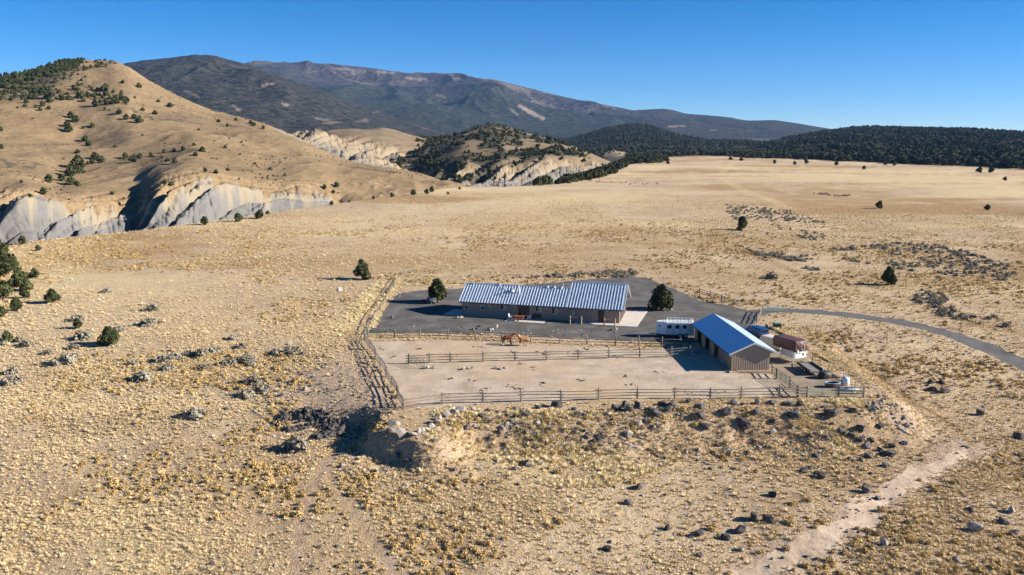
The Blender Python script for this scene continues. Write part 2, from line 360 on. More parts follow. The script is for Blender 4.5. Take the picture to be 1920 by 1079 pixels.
# ------------------------------------------------------------------ ground sheet, split by surface
az = np.concatenate([np.linspace(-70, -41, 40)[:-1], np.linspace(-41, 41, 920), np.linspace(41, 70, 40)[1:]])*math.pi/180
dA = lambda a, b, k: np.linspace(math.atan(CAM_Z/a), math.atan(CAM_Z/b), k, endpoint=False)
dep = np.concatenate([dA(40, 86, 200), dA(86, 175, 270), dA(175, 1300, 140)])
rr = np.concatenate([[6, 15, 25, 33], CAM_Z/np.tan(dep), np.geomspace(1400, 15000, 40)])
RR, AZ = np.meshgrid(rr, az, indexing='ij')
X = RR*np.sin(AZ); Y = RR*np.cos(AZ); Z = hgt(X, Y)
YARD = poly_px([(692,626),(700,604),(722,578),(738,558),(752,549),(800,544),(868,541),(960,537),(1060,528),(1150,520),(1188,519),(1213,522),(1238,532),(1265,542),
    (1292,556),(1318,566),(1352,572),(1396,581),(1420,583),(1424,597),(1410,612),(1392,618),(1385,628),(1300,644),(1236,642),(1150,639),(1050,634),(950,628),(850,626),(760,625)])
CORRAL = poly_px([(688,640),(760,640),(860,639),(960,644),(1060,650),(1200,656),(1300,650),(1380,660),(1450,705),(1462,728),(1490,744),(1380,747),(1200,749),(1050,752),(900,757),(762,768),(740,732),(722,700),(706,672)])
STORE = poly_px([(1384,628),(1420,612),(1446,632),(1500,668),(1560,706),(1600,735),(1612,744),(1492,744),(1464,728),(1452,704),(1400,650)])
ROAD = poly_px([(1405,590),(1440,582),(1480,583),(1540,586),(1610,593),(1680,603),(1740,615),(1800,630),(1860,647),(1925,668),(2000,695),(2100,735)])
TRACK = np.array([G(*p)[:2] for p in [(1330,1140),(1430,1070),(1500,1035),(1570,995),(1640,945),(1710,898),(1770,865),(1825,836)]])
THIN = np.array([G(*p)[:2] for p in [(1825,836),(1790,800),(1740,768),(1690,735),(1640,700),(1600,676),(1560,648),(1535,622)]])
PATHL = np.array([G(*p)[:2] for p in [(552,1100),(560,1030),(575,960),(590,905),(612,868),(640,845),(690,800)]])
PATHL2 = np.array([G(*p)[:2] for p in [(760,1100),(690,990),(640,930),(615,880)]])
BROWNRD = poly_px([(1355,452),(1400,474),(1470,502),(1540,528),(1620,553),(1700,575),(1800,598),(1925,625)])
FARTR = poly_px([(1470,386),(1440,372),(1385,352),(1358,338),(1352,325),(1375,305)])
wx = 0.55*fbm(X*0.5, Y*0.5, 3, 31); wy = 0.8*fbm(X*0.5, Y*0.5, 3, 37)
def fc(A): return 0.25*(A[:-1, :-1]+A[1:, :-1]+A[:-1, 1:]+A[1:, 1:])
XC, YC = fc(X+wx), fc(Y+wy)
reg = np.zeros(XC.shape, int)
reg[inside(XC, YC, STORE)] = 4
reg[inside(XC, YC, CORRAL)] = 2
reg[segdist(XC, YC, ROAD, False) < 2.0] = 3
reg[inside(XC, YC, YARD)] = 1
trd = segdist(XC, YC, TRACK, False)
trl = np.interp(fc(Y), [TRACK[0, 1], TRACK[-1, 1]-6, TRACK[-1, 1]], [1.3, 1.2, 0.0])
reg[(trd+1.1*fc(fbm(X*0.45, Y*0.45, 4, 41)) < trl) & (reg == 0)] = 5
# colour masks
sP = sdf(X, Y, PAD); eP = sdf(X, Y, PLAIN)
dropm = sstep(128, 96, Y)
bare = 0.85*sstep(-2.0, 0.5, sP)*sstep(10, 3, sP)*dropm*(0.1+1.0*vn(X*0.22, Y*0.22, 51))
bare = np.maximum(bare, sstep(4.2, 1.0, segdist(X, Y, TRACK, False))*0.95)
bare = np.maximum(bare, sstep(0.9, 0.3, segdist(X, Y, THIN, False))*0.5)
bare = np.maximum(bare, sstep(0.9, 0.3, segdist(X, Y, PATHL, False))*1.0)
bare = np.maximum(bare, sstep(0.7, 0.2, segdist(X, Y, PATHL2, False))*0.6)
bare = np.maximum(bare, sstep(2.5, 0.5, segdist(X, Y, YARD))*0.55)
bare = np.maximum(bare, 0.8*sstep(-1, 2, -sdf(X, Y, poly_px([(490,740),(640,640),(690,640),(750,770),(640,850),(520,840)]))))
bare = np.maximum(bare, 0.75*sstep(0, 7, -sdf(X, Y, poly_px([(1430,590),(1560,592),(1760,640),(1920,700),(1920,800),(1700,760),(1560,660)])))*sstep(0.35, 0.6, vn(X*0.09, Y*0.09, 61)))
bare = np.maximum(bare, 0.6*sstep(0, 6, -sdf(X, Y, poly_px([(1500,1085),(1850,830),(1960,800),(1980,1085)])))*sstep(0.3, 0.6, vn(X*0.12, Y*0.12, 63)))
bare = np.maximum(bare, 0.6*sstep(0, 5, -sdf(X, Y, poly_px([(745,540),(870,534),(1070,518),(1190,513),(1190,500),(900,505),(760,520)]))))
brown = 0.55*sstep(2.8, 1.2, segdist(X, Y, BROWNRD, False))*sstep(0.2, 0.5, vn(X*0.1, Y*0.1, 12))
brown = np.maximum(brown, 1.0*sstep(0.45, 0.2, segdist(X, Y, THIN, False)))
for pg, s_ in (([(250,560),(420,510),(620,540),(650,590),(480,650),(250,680),(150,690)], 0.5), ([(1470,350),(1920,375),(1920,440),(1500,420)], 0.45), ([(1000,375),(1350,355),(1400,420),(1000,450)], 0.25)):
    brown = np.maximum(brown, s_*sstep(-4, 18, -sdf(X, Y, poly_px(pg)))*sstep(0.3, 0.7, 0.5+0.7*fbm(X*0.05, Y*0.012, 4, 71)))
brown = np.maximum(brown, 0.9*sstep(-0.12, 0.38, fbm(X*0.009, Y*0.02, 5, 77)+.25*fbm(X*0.15, Y*0.2, 3, 78))*sstep(140, 230, RR))
brown = np.maximum(brown, 0.35*sstep(0.0, 0.4, fbm(X*0.05, Y*0.05, 4, 79))*sstep(150, 90, RR))
pale = 0.6*sstep(0.05, 0.45, fbm(X*0.008, Y*0.016, 5, 81)+.2*fbm(X*0.1, Y*0.15, 3, 82))*sstep(130, 220, RR)
for pg, s_ in (([(900,800),(1150,815),(1200,850),(1000,880),(830,870)], 0.6), ([(620,640),(690,600),(735,540),(700,560),(640,610)], 0.6), ([(150,860),(420,870),(460,980),(350,1085),(120,1085)], 0.5),
               ([(1500,820),(1600,760),(1660,790),(1560,840)], 0.4), ([(1480,340),(1920,360),(1920,330),(1500,310)], 0.5)):
    pale = np.maximum(pale, s_*sstep(-1.5, 3.5, -sdf(X, Y, poly_px(pg)))*sstep(0.25, 0.65, vn(X*0.2, Y*0.2, 91)))
pale = np.maximum(pale, 0.4*sstep(1.8, .6, np.abs(segdist(X, Y, FARTR, False)-1.6)))
FARED = poly_px([(1172,300),(1240,295),(1310,292),(1400,293),(1500,297),(1600,301),(1760,307),(1920,314),(2300,330)])
forest = np.where((Y > 0) & (RR > 500), 1.0, 0.0)*sstep(-12, 25, np.where(RR > np.interp(AZ, np.arctan2(FARED[:,0], FARED[:,1]), np.hypot(FARED[:,0], FARED[:,1]), left=99999), segdist(X, Y, FARED, False), -segdist(X, Y, FARED, False)))
forest = np.maximum(forest, 0.75*sstep(0, 25, eP)*sstep(R(2), R(5), AZ)*sstep(0.35, 0.55, vn(X*0.03, Y*0.03, 99)))
forest[RR > 1800] = 1
V = np.stack([X, Y, Z], -1).reshape(-1, 3)
nr, nc = X.shape; I = np.arange(nr*nc).reshape(nr, nc)
FQ = np.stack([I[:-1, :-1], I[:-1, 1:], I[1:, 1:], I[1:, :-1]], -1).reshape(-1, 4)
regf = reg.ravel()
AT = dict(bare=bare.ravel(), brown=brown.ravel(), pale=pale.ravel(), forest=forest.ravel())
for rid_, nm, mt in ((0, 'ground', 'ground'), (1, 'gravel_yard', 'gravel'), (2, 'corral_ground', 'corral'), (3, 'driveway', 'road'), (4, 'storage_yard', 'storage'), (5, 'dirt_track', 'track')):
    F = FQ[regf == rid_]; u, inv = np.unique(F, return_inverse=True)
    me = fastmesh(nm, V[u], inv.reshape(-1, 4), [M[mt]], True, {k: v[u] for k, v in AT.items()} if rid_ == 0 else None)
    tag(obj(nm, me), kind='structure')
# ------------------------------------------------------------------ hills and mountains as patches
LAY = {}
def smi(s, pts, k=9):
    v = np.interp(s, *zip(*pts)); K = max(3, int(len(s)*k/(s[-1]-s[0])))
    g = np.exp(-0.5*(np.arange(-2*K, 2*K+1)/K)**2); g /= g.sum()
    return np.convolve(np.pad(v, 2*K, mode='reflect', reflect_type='odd'), g, mode='valid')
def patch(name, px0, px1, ncol, curves, rows, mat, disp=None, attrs=None, smooth_n=5):
    s = np.linspace(px0, px1, ncol); pts = []
    for c in curves:
        r = smi(s, c['r'], 26)
        if 'py' in c:
            a, b, e = ray(s, smi(s, c['py'], c.get('k', 9))); h = np.hypot(a, b); last = (a/h, b/h)
            pts.append(np.stack([a/h*r, b/h*r, CAM_Z+e/h*r], -1))
        else:
            pts.append(np.stack([last[0]*r, last[1]*r, smi(s, c['z'], 30)], -1))
    P = []; T = []
    for k in range(len(curves)-1):
        t = np.linspace(0, 1, rows[k], endpoint=(k == len(curves)-2))
        P.append(pts[k][None]*(1-t)[:, None, None]+pts[k+1][None]*t[:, None, None]); T.append(k+t)
    P = np.concatenate(P); T = np.concatenate(T)
    for _ in range(smooth_n):
        Q = P.copy(); Q[1:-1] = 0.25*P[:-2]+0.5*P[1:-1]+0.25*P[2:]; P = Q
    TT = np.repeat(T[:, None], ncol, 1); SS = np.repeat(s[None], len(T), 0)
    if disp: P = disp(P, TT, SS)
    A = attrs(P, TT, SS) if attrs else {}
    n0, n1 = TT.shape; I = np.arange(n0*n1).reshape(n0, n1)
    F = np.stack([I[:-1, :-1], I[:-1, 1:], I[1:, 1:], I[1:, :-1]], -1).reshape(-1, 4)
    o = tag(obj(name, fastmesh(name, P.reshape(-1, 3), F, [M[mat]], True, A)), kind='structure')
    LAY[name] = dict(P=P.reshape(-1, 3), px=np.stack(project(*P.reshape(-1, 3).T), -1), T=TT.ravel(), S=SS.ravel(), A=A)
    return o
def on(layer, px, py):
    L = LAY[layer]; d = (L['px'][:, 0]-px)**2+(L['px'][:, 1]-py)**2
    c = np.where(d < max(d.min()*1.5, 4))[0]; r = np.hypot(L['P'][c, 0], L['P'][c, 1])
    return Vector(L['P'][c[np.argmin(r)]])
def bell(t, a, b, c, d): return sstep(a, b, t)*sstep(d, c, t)
def rills(P, amp, wl, seed, warp=6):
    """eroded gullies running downhill, laid out along the slope's length"""
    r = np.hypot(P[..., 0], P[..., 1]); s = np.arctan2(P[..., 0], P[..., 1])*np.median(r)
    s = s+warp*fbm(s/40, r/40, 2, seed+5)
    o = 0
    for k, (a, l) in enumerate(((1.0, 1.0), (0.5, 0.42), (0.26, 0.17), (0.13, 0.08))):
        q = vn(s/(wl*l), r/(wl*l*5), seed+k); o = o+a*(1-np.abs(2*q-1)*2)
    return o*amp
def spurs(P, zone, wl, A, shear, seed, rill=0.5):
    """spurs reaching out of a slope, with gullies between and rills feathering their flanks"""
    r = np.hypot(P[..., 0], P[..., 1]); r0 = np.median(r); a = np.arctan2(P[..., 0], P[..., 1])*r0
    u = a+shear*r
    ph = u/wl+0.9*fbm(u/wl/1.7, r/wl/3, 2, seed)
    k = np.floor(ph); f = np.abs(2*(ph-k)-1)                     # 1 in the gully, 0 on the crest
    amp = A*(0.55+0.9*vn(k*3.7, 0*k, seed+1))
    f2 = np.abs(2*((ph*2.3+0.3) % 1)-1)
    z = -amp*(1-np.sqrt(np.clip(1.0-0.96*f**1.25, 0, 1)))-0.22*A*f2
    sgn = np.where((ph-k) > .5, 1.0, -1.0)
    v = r+sgn*0.55*u
    q1 = 1-np.abs(2*vn(v/5.0, u/40, seed+2)-1); q2 = 1-np.abs(2*vn(v/2.4+.2*u/30, u/26, seed+3)-1)
    q3 = 1-np.abs(2*vn(a/3.4+.5*fbm(a/9, r/9, 2, seed+6), r/40, seed+4)-1)
    z = z-rill*((.25+f)*(2.6*q1**3+1.3*q2**3)+1.2*q3**3)
    return zone*z
# --- grassy hill
rim = [(-160,372),(0,378),(45,366),(95,378),(150,382),(200,392),(240,402),(262,412),(272,392),(300,366),(345,350),(400,342),(430,350),(470,360),(515,366),(560,356),(600,364),(635,378),(680,372),(760,356),(840,348),(910,362)]
ridge = [(-160,190),(-60,156),(0,142),(60,131),(110,114),(160,109),(215,112),(240,122),(277,147),(333,178),(400,207),(440,216),(500,232),(553,254),(600,278),(640,297),(680,308),(740,316),(790,326),(840,344),(870,354),(910,366)]
gh = [dict(py=[(-160,520),(0,492),(290,458),(640,412),(870,372),(910,370)], r=[(-160,315),(300,345),(640,415),(910,535)]),
      dict(py=rim, r=[(-160,372),(45,352),(120,368),(262,392),(300,372),(400,398),(430,405),(520,428),(640,465),(910,560)]),
      dict(py=[(-160,300),(0,305),(110,325),(200,308),(290,290),(360,274),(450,285),(550,300),(650,318),(750,332),(850,347),(910,363)], r=[(-160,560),(110,520),(350,560),(650,570),(910,580)]),
      dict(py=[(-160,260),(0,255),(150,262),(240,240),(350,243),(450,262),(550,284),(650,308),(750,324),(850,346),(910,364)], r=[(-160,690),(350,700),(650,620),(910,590)]),
      dict(py=ridge, k=4, r=[(-160,900),(0,940),(190,1000),(400,900),(553,800),(680,690),(910,610)]),
      dict(z=[(-160,20),(200,60),(400,20),(600,-20),(910,-45)], r=[(-160,1350),(200,1400),(553,1050),(910,800)])]
def gh_disp(P, T, S):
    c = bell(T, 0.02, 0.35, 0.95, 1.45)*sstep(660, 600, S)
    P[..., 2] += spurs(P, c, 15, 6.0, -0.75, 100, .75)+c*2.0*fbm(S/60, T, 2, 77)+c*1.2
    u = bell(T, 0.9, 1.6, 3.2, 4.0)
    x, y = P[..., 0], P[..., 1]
    P[..., 2] += u*(7*fbm(x/110, y/110, 4, 40)+2.2*rid(x/45, y/70, 3, 44)*bell(T, 1, 1.3, 3, 3.9))
    P[..., 2] += bell(T, 0.1, 0.5, 1.2, 1.8)*sstep(600, 700, S)*2.5*rid(x/30, y/30, 3, 47)
    P[..., 2] += bell(T, 3.2, 3.8, 4.3, 5)*0.9*fbm(x/9, y/9, 3, 48)
    return P
def gh_attr(P, T, S):
    x, y = P[..., 0], P[..., 1]; r = np.hypot(x, y)
    t = T+0.28*fbm(S/30, r/60, 4, 55)+0.12*fbm(S/7, r/80, 3, 56)
    sh = sstep(1.12, 0.92, t)*sstep(655, 600, S)
    sh = np.maximum(sh, 0.9*bell(S, 500, 530, 560, 600)*bell(T, 3.6, 3.9, 4.2, 4.6))
    cr = 0.9*sstep(0.6, 1.05, t+0.25*fbm(S/12, r/90, 3, 57))
    dk = 0.85*sstep(260, 60, S)*sstep(3.2, 3.9, T)*sstep(0.3, 0.62, vn(x/45, y/70, 58))
    dk = np.maximum(dk, 0.5*bell(T, 1.2, 1.5, 3.4, 4)*sstep(0.25, 0.5, fbm(x/60, y/60, 4, 59)))
    return dict(shale=sh, cream=cr, dark=dk)
patch('grassy_hill', -420, 910, 860, gh, (130, 80, 45, 80, 15), 'hill', gh_disp, gh_attr)
# --- badland ridges
def bad(name, px0, px1, n, cs, rows, mat, amp, wl, seed, top=1.7, vegmask=None):
    def dsp(P, T, S):
        P[..., 2] += spurs(P, bell(T, 0.02, 0.3, top-0.15, top+0.3), wl*.75, amp*2.0, -0.6, seed, 1.15)
        P[..., 2] += bell(T, 0.1, 0.6, len(cs)-2.2, len(cs)-1.5)*4*fbm(P[..., 0]/60, P[..., 1]/60, 3, seed+9)
        return P
    def at(P, T, S):
        r = np.hypot(P[..., 0], P[..., 1]); t = T+0.22*fbm(S/14, r/60, 4, seed+3)
        sh = sstep(top+0.12, top-0.1, t); cr = sstep(top-0.55, top, t)
        dk = vegmask(P, T, S) if vegmask else 0*T
        return dict(shale=sh*(1-0.7*np.clip(dk, 0, 1)), cream=cr, dark=dk)
    patch(name, px0, px1, n, cs, rows, mat, dsp, at, 4)
bad('shale_ridge', 515, 850, 320, [dict(py=[(515,300),(600,318),(700,345),(800,362),(850,366)], r=[(515,690),(850,640)]),
    dict(py=[(515,262),(545,250),(570,240),(592,239),(620,248),(650,259),(690,276),(720,291),(760,312),(795,328),(850,358)], r=[(515,850),(640,820),(850,690)]),
    dict(z=[(515,-10),(850,-45)], r=[(515,980),(850,800)])], (90, 30), 'badland', 3.0, 26, 130, 0.97)
bad('fluted_hill', 590, 880, 240, [dict(py=[(590,290),(700,318),(780,345),(880,352)], r=[(590,900),(880,860)]),
    dict(py=[(590,262),(640,266),(690,268),(740,282),(800,300),(880,325)], r=[(590,1010),(880,930)]),
    dict(py=[(590,258),(612,246),(640,241),(665,239),(690,241),(715,236),(740,241),(770,250),(800,259),(840,258),(880,262)], r=[(590,1180),(880,1150)]),
    dict(z=[(590,0),(880,-20)], r=[(590,1400),(880,1400)])], (60, 60, 20), 'badland', 5.0, 46, 160, 1.1,
    lambda P, T, S: 0.6*bell(S, 770, 810, 880, 900)*sstep(0.9, 1.6, T)*sstep(0.35, 0.6, vn(P[..., 0]/16, P[..., 1]/20, 61)))
def vegC(P, T, S):
    v = sstep(0.25, 0.55, vn(P[..., 0]/22, P[..., 1]/30, 65)*0.6+0.4*vn(P[..., 0]/8, P[..., 1]/8, 66))
    return v*np.maximum(sstep(1.15, 1.6, T)*sstep(1125, 1040, S), bell(S, 770, 800, 900, 960)*sstep(0.5, 0.9, T))
bad('juniper_hill', 690, 1200, 480, [dict(py=[(690,345),(780,352),(870,372),(1000,372),(1130,352),(1200,338)], r=[(690,800),(870,700),(1000,700),(1200,900)]),
    dict(py=[(690,330),(740,322),(780,332),(820,322),(860,318),(905,326),(940,312),(975,318),(1010,305),(1060,300),(1110,304),(1150,312),(1200,326)], r=[(690,880),(780,850),(870,790),(1000,800),(1100,880),(1200,960)]),
    dict(py=[(690,318),(740,306),(780,300),(830,285),(870,272),(930,272),(980,280),(1030,280),(1080,286),(1115,292),(1150,308),(1200,322)], r=[(690,930),(870,900),(1000,890),(1200,980)]),
    dict(py=[(690,312),(740,297),(785,285),(805,270),(830,262),(870,248),(900,238),(925,233),(945,236),(970,243),(1000,252),(1030,259),(1060,267),(1090,275),(1112,286),(1150,306),(1200,320)], r=[(690,980),(870,1050),(1000,1050),(1200,1010)]),
    dict(z=[(690,-40),(925,10),(1200,-35)], r=[(690,1150),(925,1300),(1200,1150)])], (70, 60, 60, 20), 'badland', 4.5, 34, 190, 1.12, vegC)
# --- forested mountains
def mount(name, px0, px1, n, cs, rows, mat, A0, wl, seed, scar=None):
    K = len(cs)-1
    def dsp(P, T, S):
        amp = A0*np.clip(P[..., 2]/260, .12, 1)
        w_ = bell(T, 0.0, 0.5, K-1.7, K-1.0)
        P[..., 2] += w_*(amp*rid(P[..., 0]/wl+0.4*fbm(P[..., 0]/wl, P[..., 1]/wl, 2, seed), P[..., 1]/(wl*1.9), 3, seed)+0.2*amp*fbm(P[..., 0]/wl*3, P[..., 1]/wl*2, 3, seed+7))
        P[..., 2] += 0.03*amp*fbm(S/14, 0*S, 4, seed+3)*bell(T, K-1.4, K-1.05, K-0.95, K-0.6)
        return P
    def at(P, T, S):
        p = 0*T
        if scar:
            px, py = project(P[..., 0], P[..., 1], P[..., 2])
            for (x0, y0, x1, y1, wd, st) in scar:
                L = (x1-x0)**2+(y1-y0)**2; t = np.clip(((px-x0)*(x1-x0)+(py-y0)*(y1-y0))/L, 0, 1)
                d = np.hypot(px-x0-t*(x1-x0), py-y0-t*(y1-y0))+2.5*fbm(px/6, py/5, 3, 5)
                p = np.maximum(p, st*sstep(wd, wd*0.3, d))
        return dict(pale=p, green=(sstep(2.3, 1.5, T+0.5*fbm(P[..., 0]/900, P[..., 1]/900, 4, seed+11)) if mat == 'plateau' else 0*T))
    patch(name, px0, px1, n, cs, rows, mat, dsp, at, 3)
mount('dark_mountain', 60, 1020, 420, [dict(py=[(60,300),(1020,305)], r=[(60,2100),(1020,2100)]), dict(py=[(60,230),(400,215),(600,232),(760,262),(1020,288)], r=[(60,3200),(1020,2900)]),
    dict(py=[(60,150),(150,135),(240,116),(300,108),(370,101),(400,101),(430,110),(470,122),(520,141),(580,160),(640,183),(700,205),(760,226),(820,244),(900,258),(1020,278)], r=[(60,4700),(400,4700),(1020,3600)]),
    dict(z=[(60,300),(1020,-50)], r=[(60,6000),(1020,4600)])], (70, 90, 12), 'forest_far', 110, 620, 210,
    [(492,160,515,157,3,.8), (345,170,372,182,2.5,.6), (438,200,448,206,4,.7), (530,196,540,198,3,.8), (605,232,640,230,3,.5), (590,222,615,226,3,.5), (668,228,690,226,4,.4), (700,212,720,206,3,.4)])
mount('plateau_mountain', 380, 1330, 420, [dict(py=[(380,280),(1330,288)], r=[(380,4200),(1330,4000)]), dict(py=[(380,205),(620,185),(760,192),(850,205),(1000,228),(1150,242),(1330,268)], r=[(380,6500),(1330,5600)]),
    dict(py=[(380,140),(700,142),(850,158),(920,160),(1000,182),(1100,205),(1330,255)], r=[(380,8300),(1330,7200)]),
    dict(py=[(380,130),(470,122),(560,124),(600,122),(648,121),(660,123),(700,128),(760,136),(850,145),(915,147),(930,149),(955,156),(1000,166),(1060,182),(1100,194),(1160,208),(1230,225),(1330,252)], r=[(380,9200),(1330,8200)]),
    dict(z=[(380,500),(1330,50)], r=[(380,11500),(1330,10500)])], (60, 60, 40, 10), 'plateau', 150, 1100, 240,
    [(975,200,1018,223,5,1.0), (955,203,970,215,3,.7), (700,135,740,137,3,.6), (760,146,800,150,3,.5), (820,178,835,184,3,.6), (620,128,690,134,3,.4)])
mount('blue_ridge', 1040, 1640, 260, [dict(py=[(1040,285),(1640,285)], r=[(1040,4500),(1640,4500)]), dict(py=[(1040,275),(1075,245),(1110,222),(1245,222),(1400,240),(1500,246),(1640,262)], r=[(1040,6600),(1640,6600)]),
    dict(py=[(1040,272),(1075,235),(1110,212),(1160,208),(1200,206),(1245,203),(1262,206),(1285,213),(1340,217),(1365,220),(1400,226),(1455,225),(1475,228),(1500,232),(1560,242),(1640,256)], r=[(1040,7800),(1640,7800)]),
    dict(z=[(1040,100),(1640,0)], r=[(1040,9500),(1640,9500)])], (50, 60, 10), 'forest_far', 110, 800, 260, [(1255,238,1285,236,2,.7), (1332,244,1342,245,2,.7), (1400,240,1415,246,3,.2)])
mount('foothill', 860, 1560, 360, [dict(py=[(860,315),(1180,300),(1560,300)], r=[(860,1500),(1180,1250),(1560,1200)]), dict(py=[(860,312),(960,300),(1100,272),(1190,262),(1300,278),(1560,290)], r=[(860,2300),(1560,2000)]),
    dict(py=[(860,310),(940,292),(1000,276),(1060,262),(1110,250),(1150,238),(1190,233),(1215,236),(1245,246),(1290,259),(1330,264),(1380,263),(1430,269),(1480,278),(1560,290)], r=[(860,3300),(1190,3000),(1560,2500)]),
    dict(z=[(860,-40),(1560,-40)], r=[(860,4400),(1560,3600)])], (60, 80, 10), 'forest', 60, 260, 280, [(1268,278,1325,272,2.5,.8), (1305,269,1345,266,3.0,.8), (1325,272,1350,272,2.5,.7)])
mount('forested_mesa', 1370, 2400, 420, [dict(py=[(1370,300),(1500,299),(1600,303),(1920,316),(2400,345)], r=[(1370,1150),(1600,1010),(1920,860),(2400,760)]), dict(py=[(1370,292),(1500,275),(1650,270),(1800,274),(1920,280),(2400,290)], r=[(1370,1700),(1920,1500),(2400,1400)]),
    dict(py=[(1370,290),(1430,273),(1480,259),(1520,252),(1560,246),(1610,239),(1650,239),(1700,241),(1800,243),(1850,245),(1920,250),(2050,253),(2400,265)], r=[(1370,2500),(1920,2500),(2400,2300)]),
    dict(z=[(1370,-40),(2400,-20)], r=[(1370,3400),(2400,3300)])], (70, 90, 10), 'forest', 60, 190, 300, [(1725,288,1745,291,3,.8), (1640,242,1670,243,2,.5), (1735,258,1760,258,2,.4)])
#PART2
# ------------------------------------------------------------------ concrete slabs
class Frame:
    """local frame of a building: origin, x along its front, y away from the camera"""
    def __init__(s, o, ex):
        s.o = np.array(o, float); s.ex = np.array(ex, float)/np.hypot(*ex); s.ey = np.array([-s.ex[1], s.ex[0]]); s.rz = math.atan2(s.ex[1], s.ex[0])
    def w(s, x, y): p = s.o+s.ex*x+s.ey*y; return float(p[0]), float(p[1])
    def l(s, p): d = np.array(p[:2])-s.o; return float(d@s.ex), float(d@s.ey)
    def hit_y(s, px, py, y0):
        a, b, c = ray(px, py); d = np.array([a, b]); t = (s.o@s.ey+y0)/(d@s.ey); p = d*t
        return float((p-s.o)@s.ex), float(CAM_Z+c*t)
    def hit_x(s, px, py, x0):
        a, b, c = ray(px, py); d = np.array([a, b]); t = (s.o@s.ex+x0)/(d@s.ex); p = d*t
        return float((p-s.o)@s.ey), float(CAM_Z+c*t)
HA = flat(868, 590.6); HB = flat(1161, 607.5)
H = Frame(HA, HB-HA); HL = float(np.hypot(*(HB-HA)))
MD, GD = 7.7, 10.6; WH = 2.72; SL = 0.57                       # main depth, garage depth, wall height, roof slope
ug = H.hit_y(1070, 523.5, GD/2)[0]                              # where the garage roof begins
def slab(name, pts, hgt_=0.06):
    MB().prism([tuple(p) for p in pts], 'z', -0.2, hgt_).build(name, M['concrete'], None)
    o = bpy.data.objects[name] if name in bpy.data.objects else None
    return o
tag(MB().prism([H.w(HL-7.5, -1.7), H.w(HL+3.1, -1.7), H.w(HL+3.9, GD+0.4), H.w(HL+0.05, GD+0.4), H.w(HL+0.05, -0.06), H.w(HL-7.5, -0.06)], 'z', -0.2, 0.07).build('concrete_apron', M['concrete']), kind='structure')
tag(MB().prism([H.w(8.5, -3.0), H.w(15.4, -3.0), H.w(15.4, -0.06), H.w(8.5, -0.06)], 'z', -0.2, 0.05).build('patio_slab', M['concrete']), kind='structure')
tag(MB().prism([H.w(-3.6, -0.7), H.w(8.4, -0.9), H.w(8.4, -0.06), H.w(-0.06, -0.06), H.w(-0.06, 4.2), H.w(-2.8, 4.0)], 'z', -0.2, 0.045).build('side_walk', M['concrete']), kind='structure')
# ------------------------------------------------------------------ ranch house
house = thing('ranch_house', 'long taupe ranch house with ribbed pale metal roof and attached garage', 'house', (*H.w(0, 0), 0), H.rz)
def gable(D): return [(0, 0), (D, 0), (D, WH), (D/2, WH+SL*D/2), (0, WH)]
MB().prism(gable(MD), 'x', 0, ug+0.3).build('wall', M['wall'], house)
MB().prism(gable(GD), 'x', ug+0.301, HL).build('garage_wall', M['wall'], house)
def roofpiece(name, D, x0, x1, parent):
    t = 0.13; ov = 0.55; z0 = WH-SL*ov+0.12; zr = WH+SL*D/2+0.12
    mb = MB().prism([(-ov, z0), (D/2, zr), (D+ov, z0), (D+ov, z0-t), (D/2, zr-t), (-ov, z0-t)], 'x', x0, x1)
    r = mb.build(name, M['metalroof'], parent)
    rb = MB(); L = math.hypot(D/2+ov, zr-z0); a = math.atan2(zr-z0, D/2+ov)
    k = x0+0.06
    while k < x1:
        for sgn in (1, -1):
            Mx = Matrix.Rotation(a*sgn, 3, 'X'); cy = (D/2-ov)/2 if sgn > 0 else (D/2+D+ov)/2
            c = Vector((k, cy, (z0+zr)/2))+Mx @ Vector((0, 0, 0.045))
            rb.box(c, (0.10, L, 0.085), M=Mx)
        k += 0.52
    tag(rb.build('roof_rib', M['metalroof'], r), kind='stuff')
    MB().tube((x0, D/2, zr+0.06), (x1, D/2, zr+0.06), 0.10, n=8).build('ridge_cap', M['metalroof'], r)
    return r, zr
rm, zrm = roofpiece('roof', MD, -0.6, ug+0.297, house)
rg, zrg = roofpiece('garage_roof', GD, ug+0.302, HL+0.75, house)
for a_, b_, D, r_ in ((-0.6, ug+0.2, MD, rm), (ug+0.31, HL+0.7, GD, rg)):
    MB().span((a_, -0.68, WH-0.40), (b_, -0.56, WH-0.22)).build('gutter', M['trim'], r_)
for D, xx, r_ in ((GD, HL+0.755, rg), (MD, -0.665, rm)):            # barge boards
    for sgn in (0, 1):
        z0 = WH-SL*0.55+0.0; zr = WH+SL*D/2+0.0
        ya, yb = (-0.55, D/2) if sgn == 0 else (D+0.55, D/2)
        MB().prism([(ya, z0-0.12), (yb, zr-0.12), (yb, zr+0.16), (ya, z0+0.16)], 'x', xx, xx+0.06).build('barge_board', M['metalroof'], r_)
def z1(x, y): return 850+x*0.1875, 510+y*0.1875
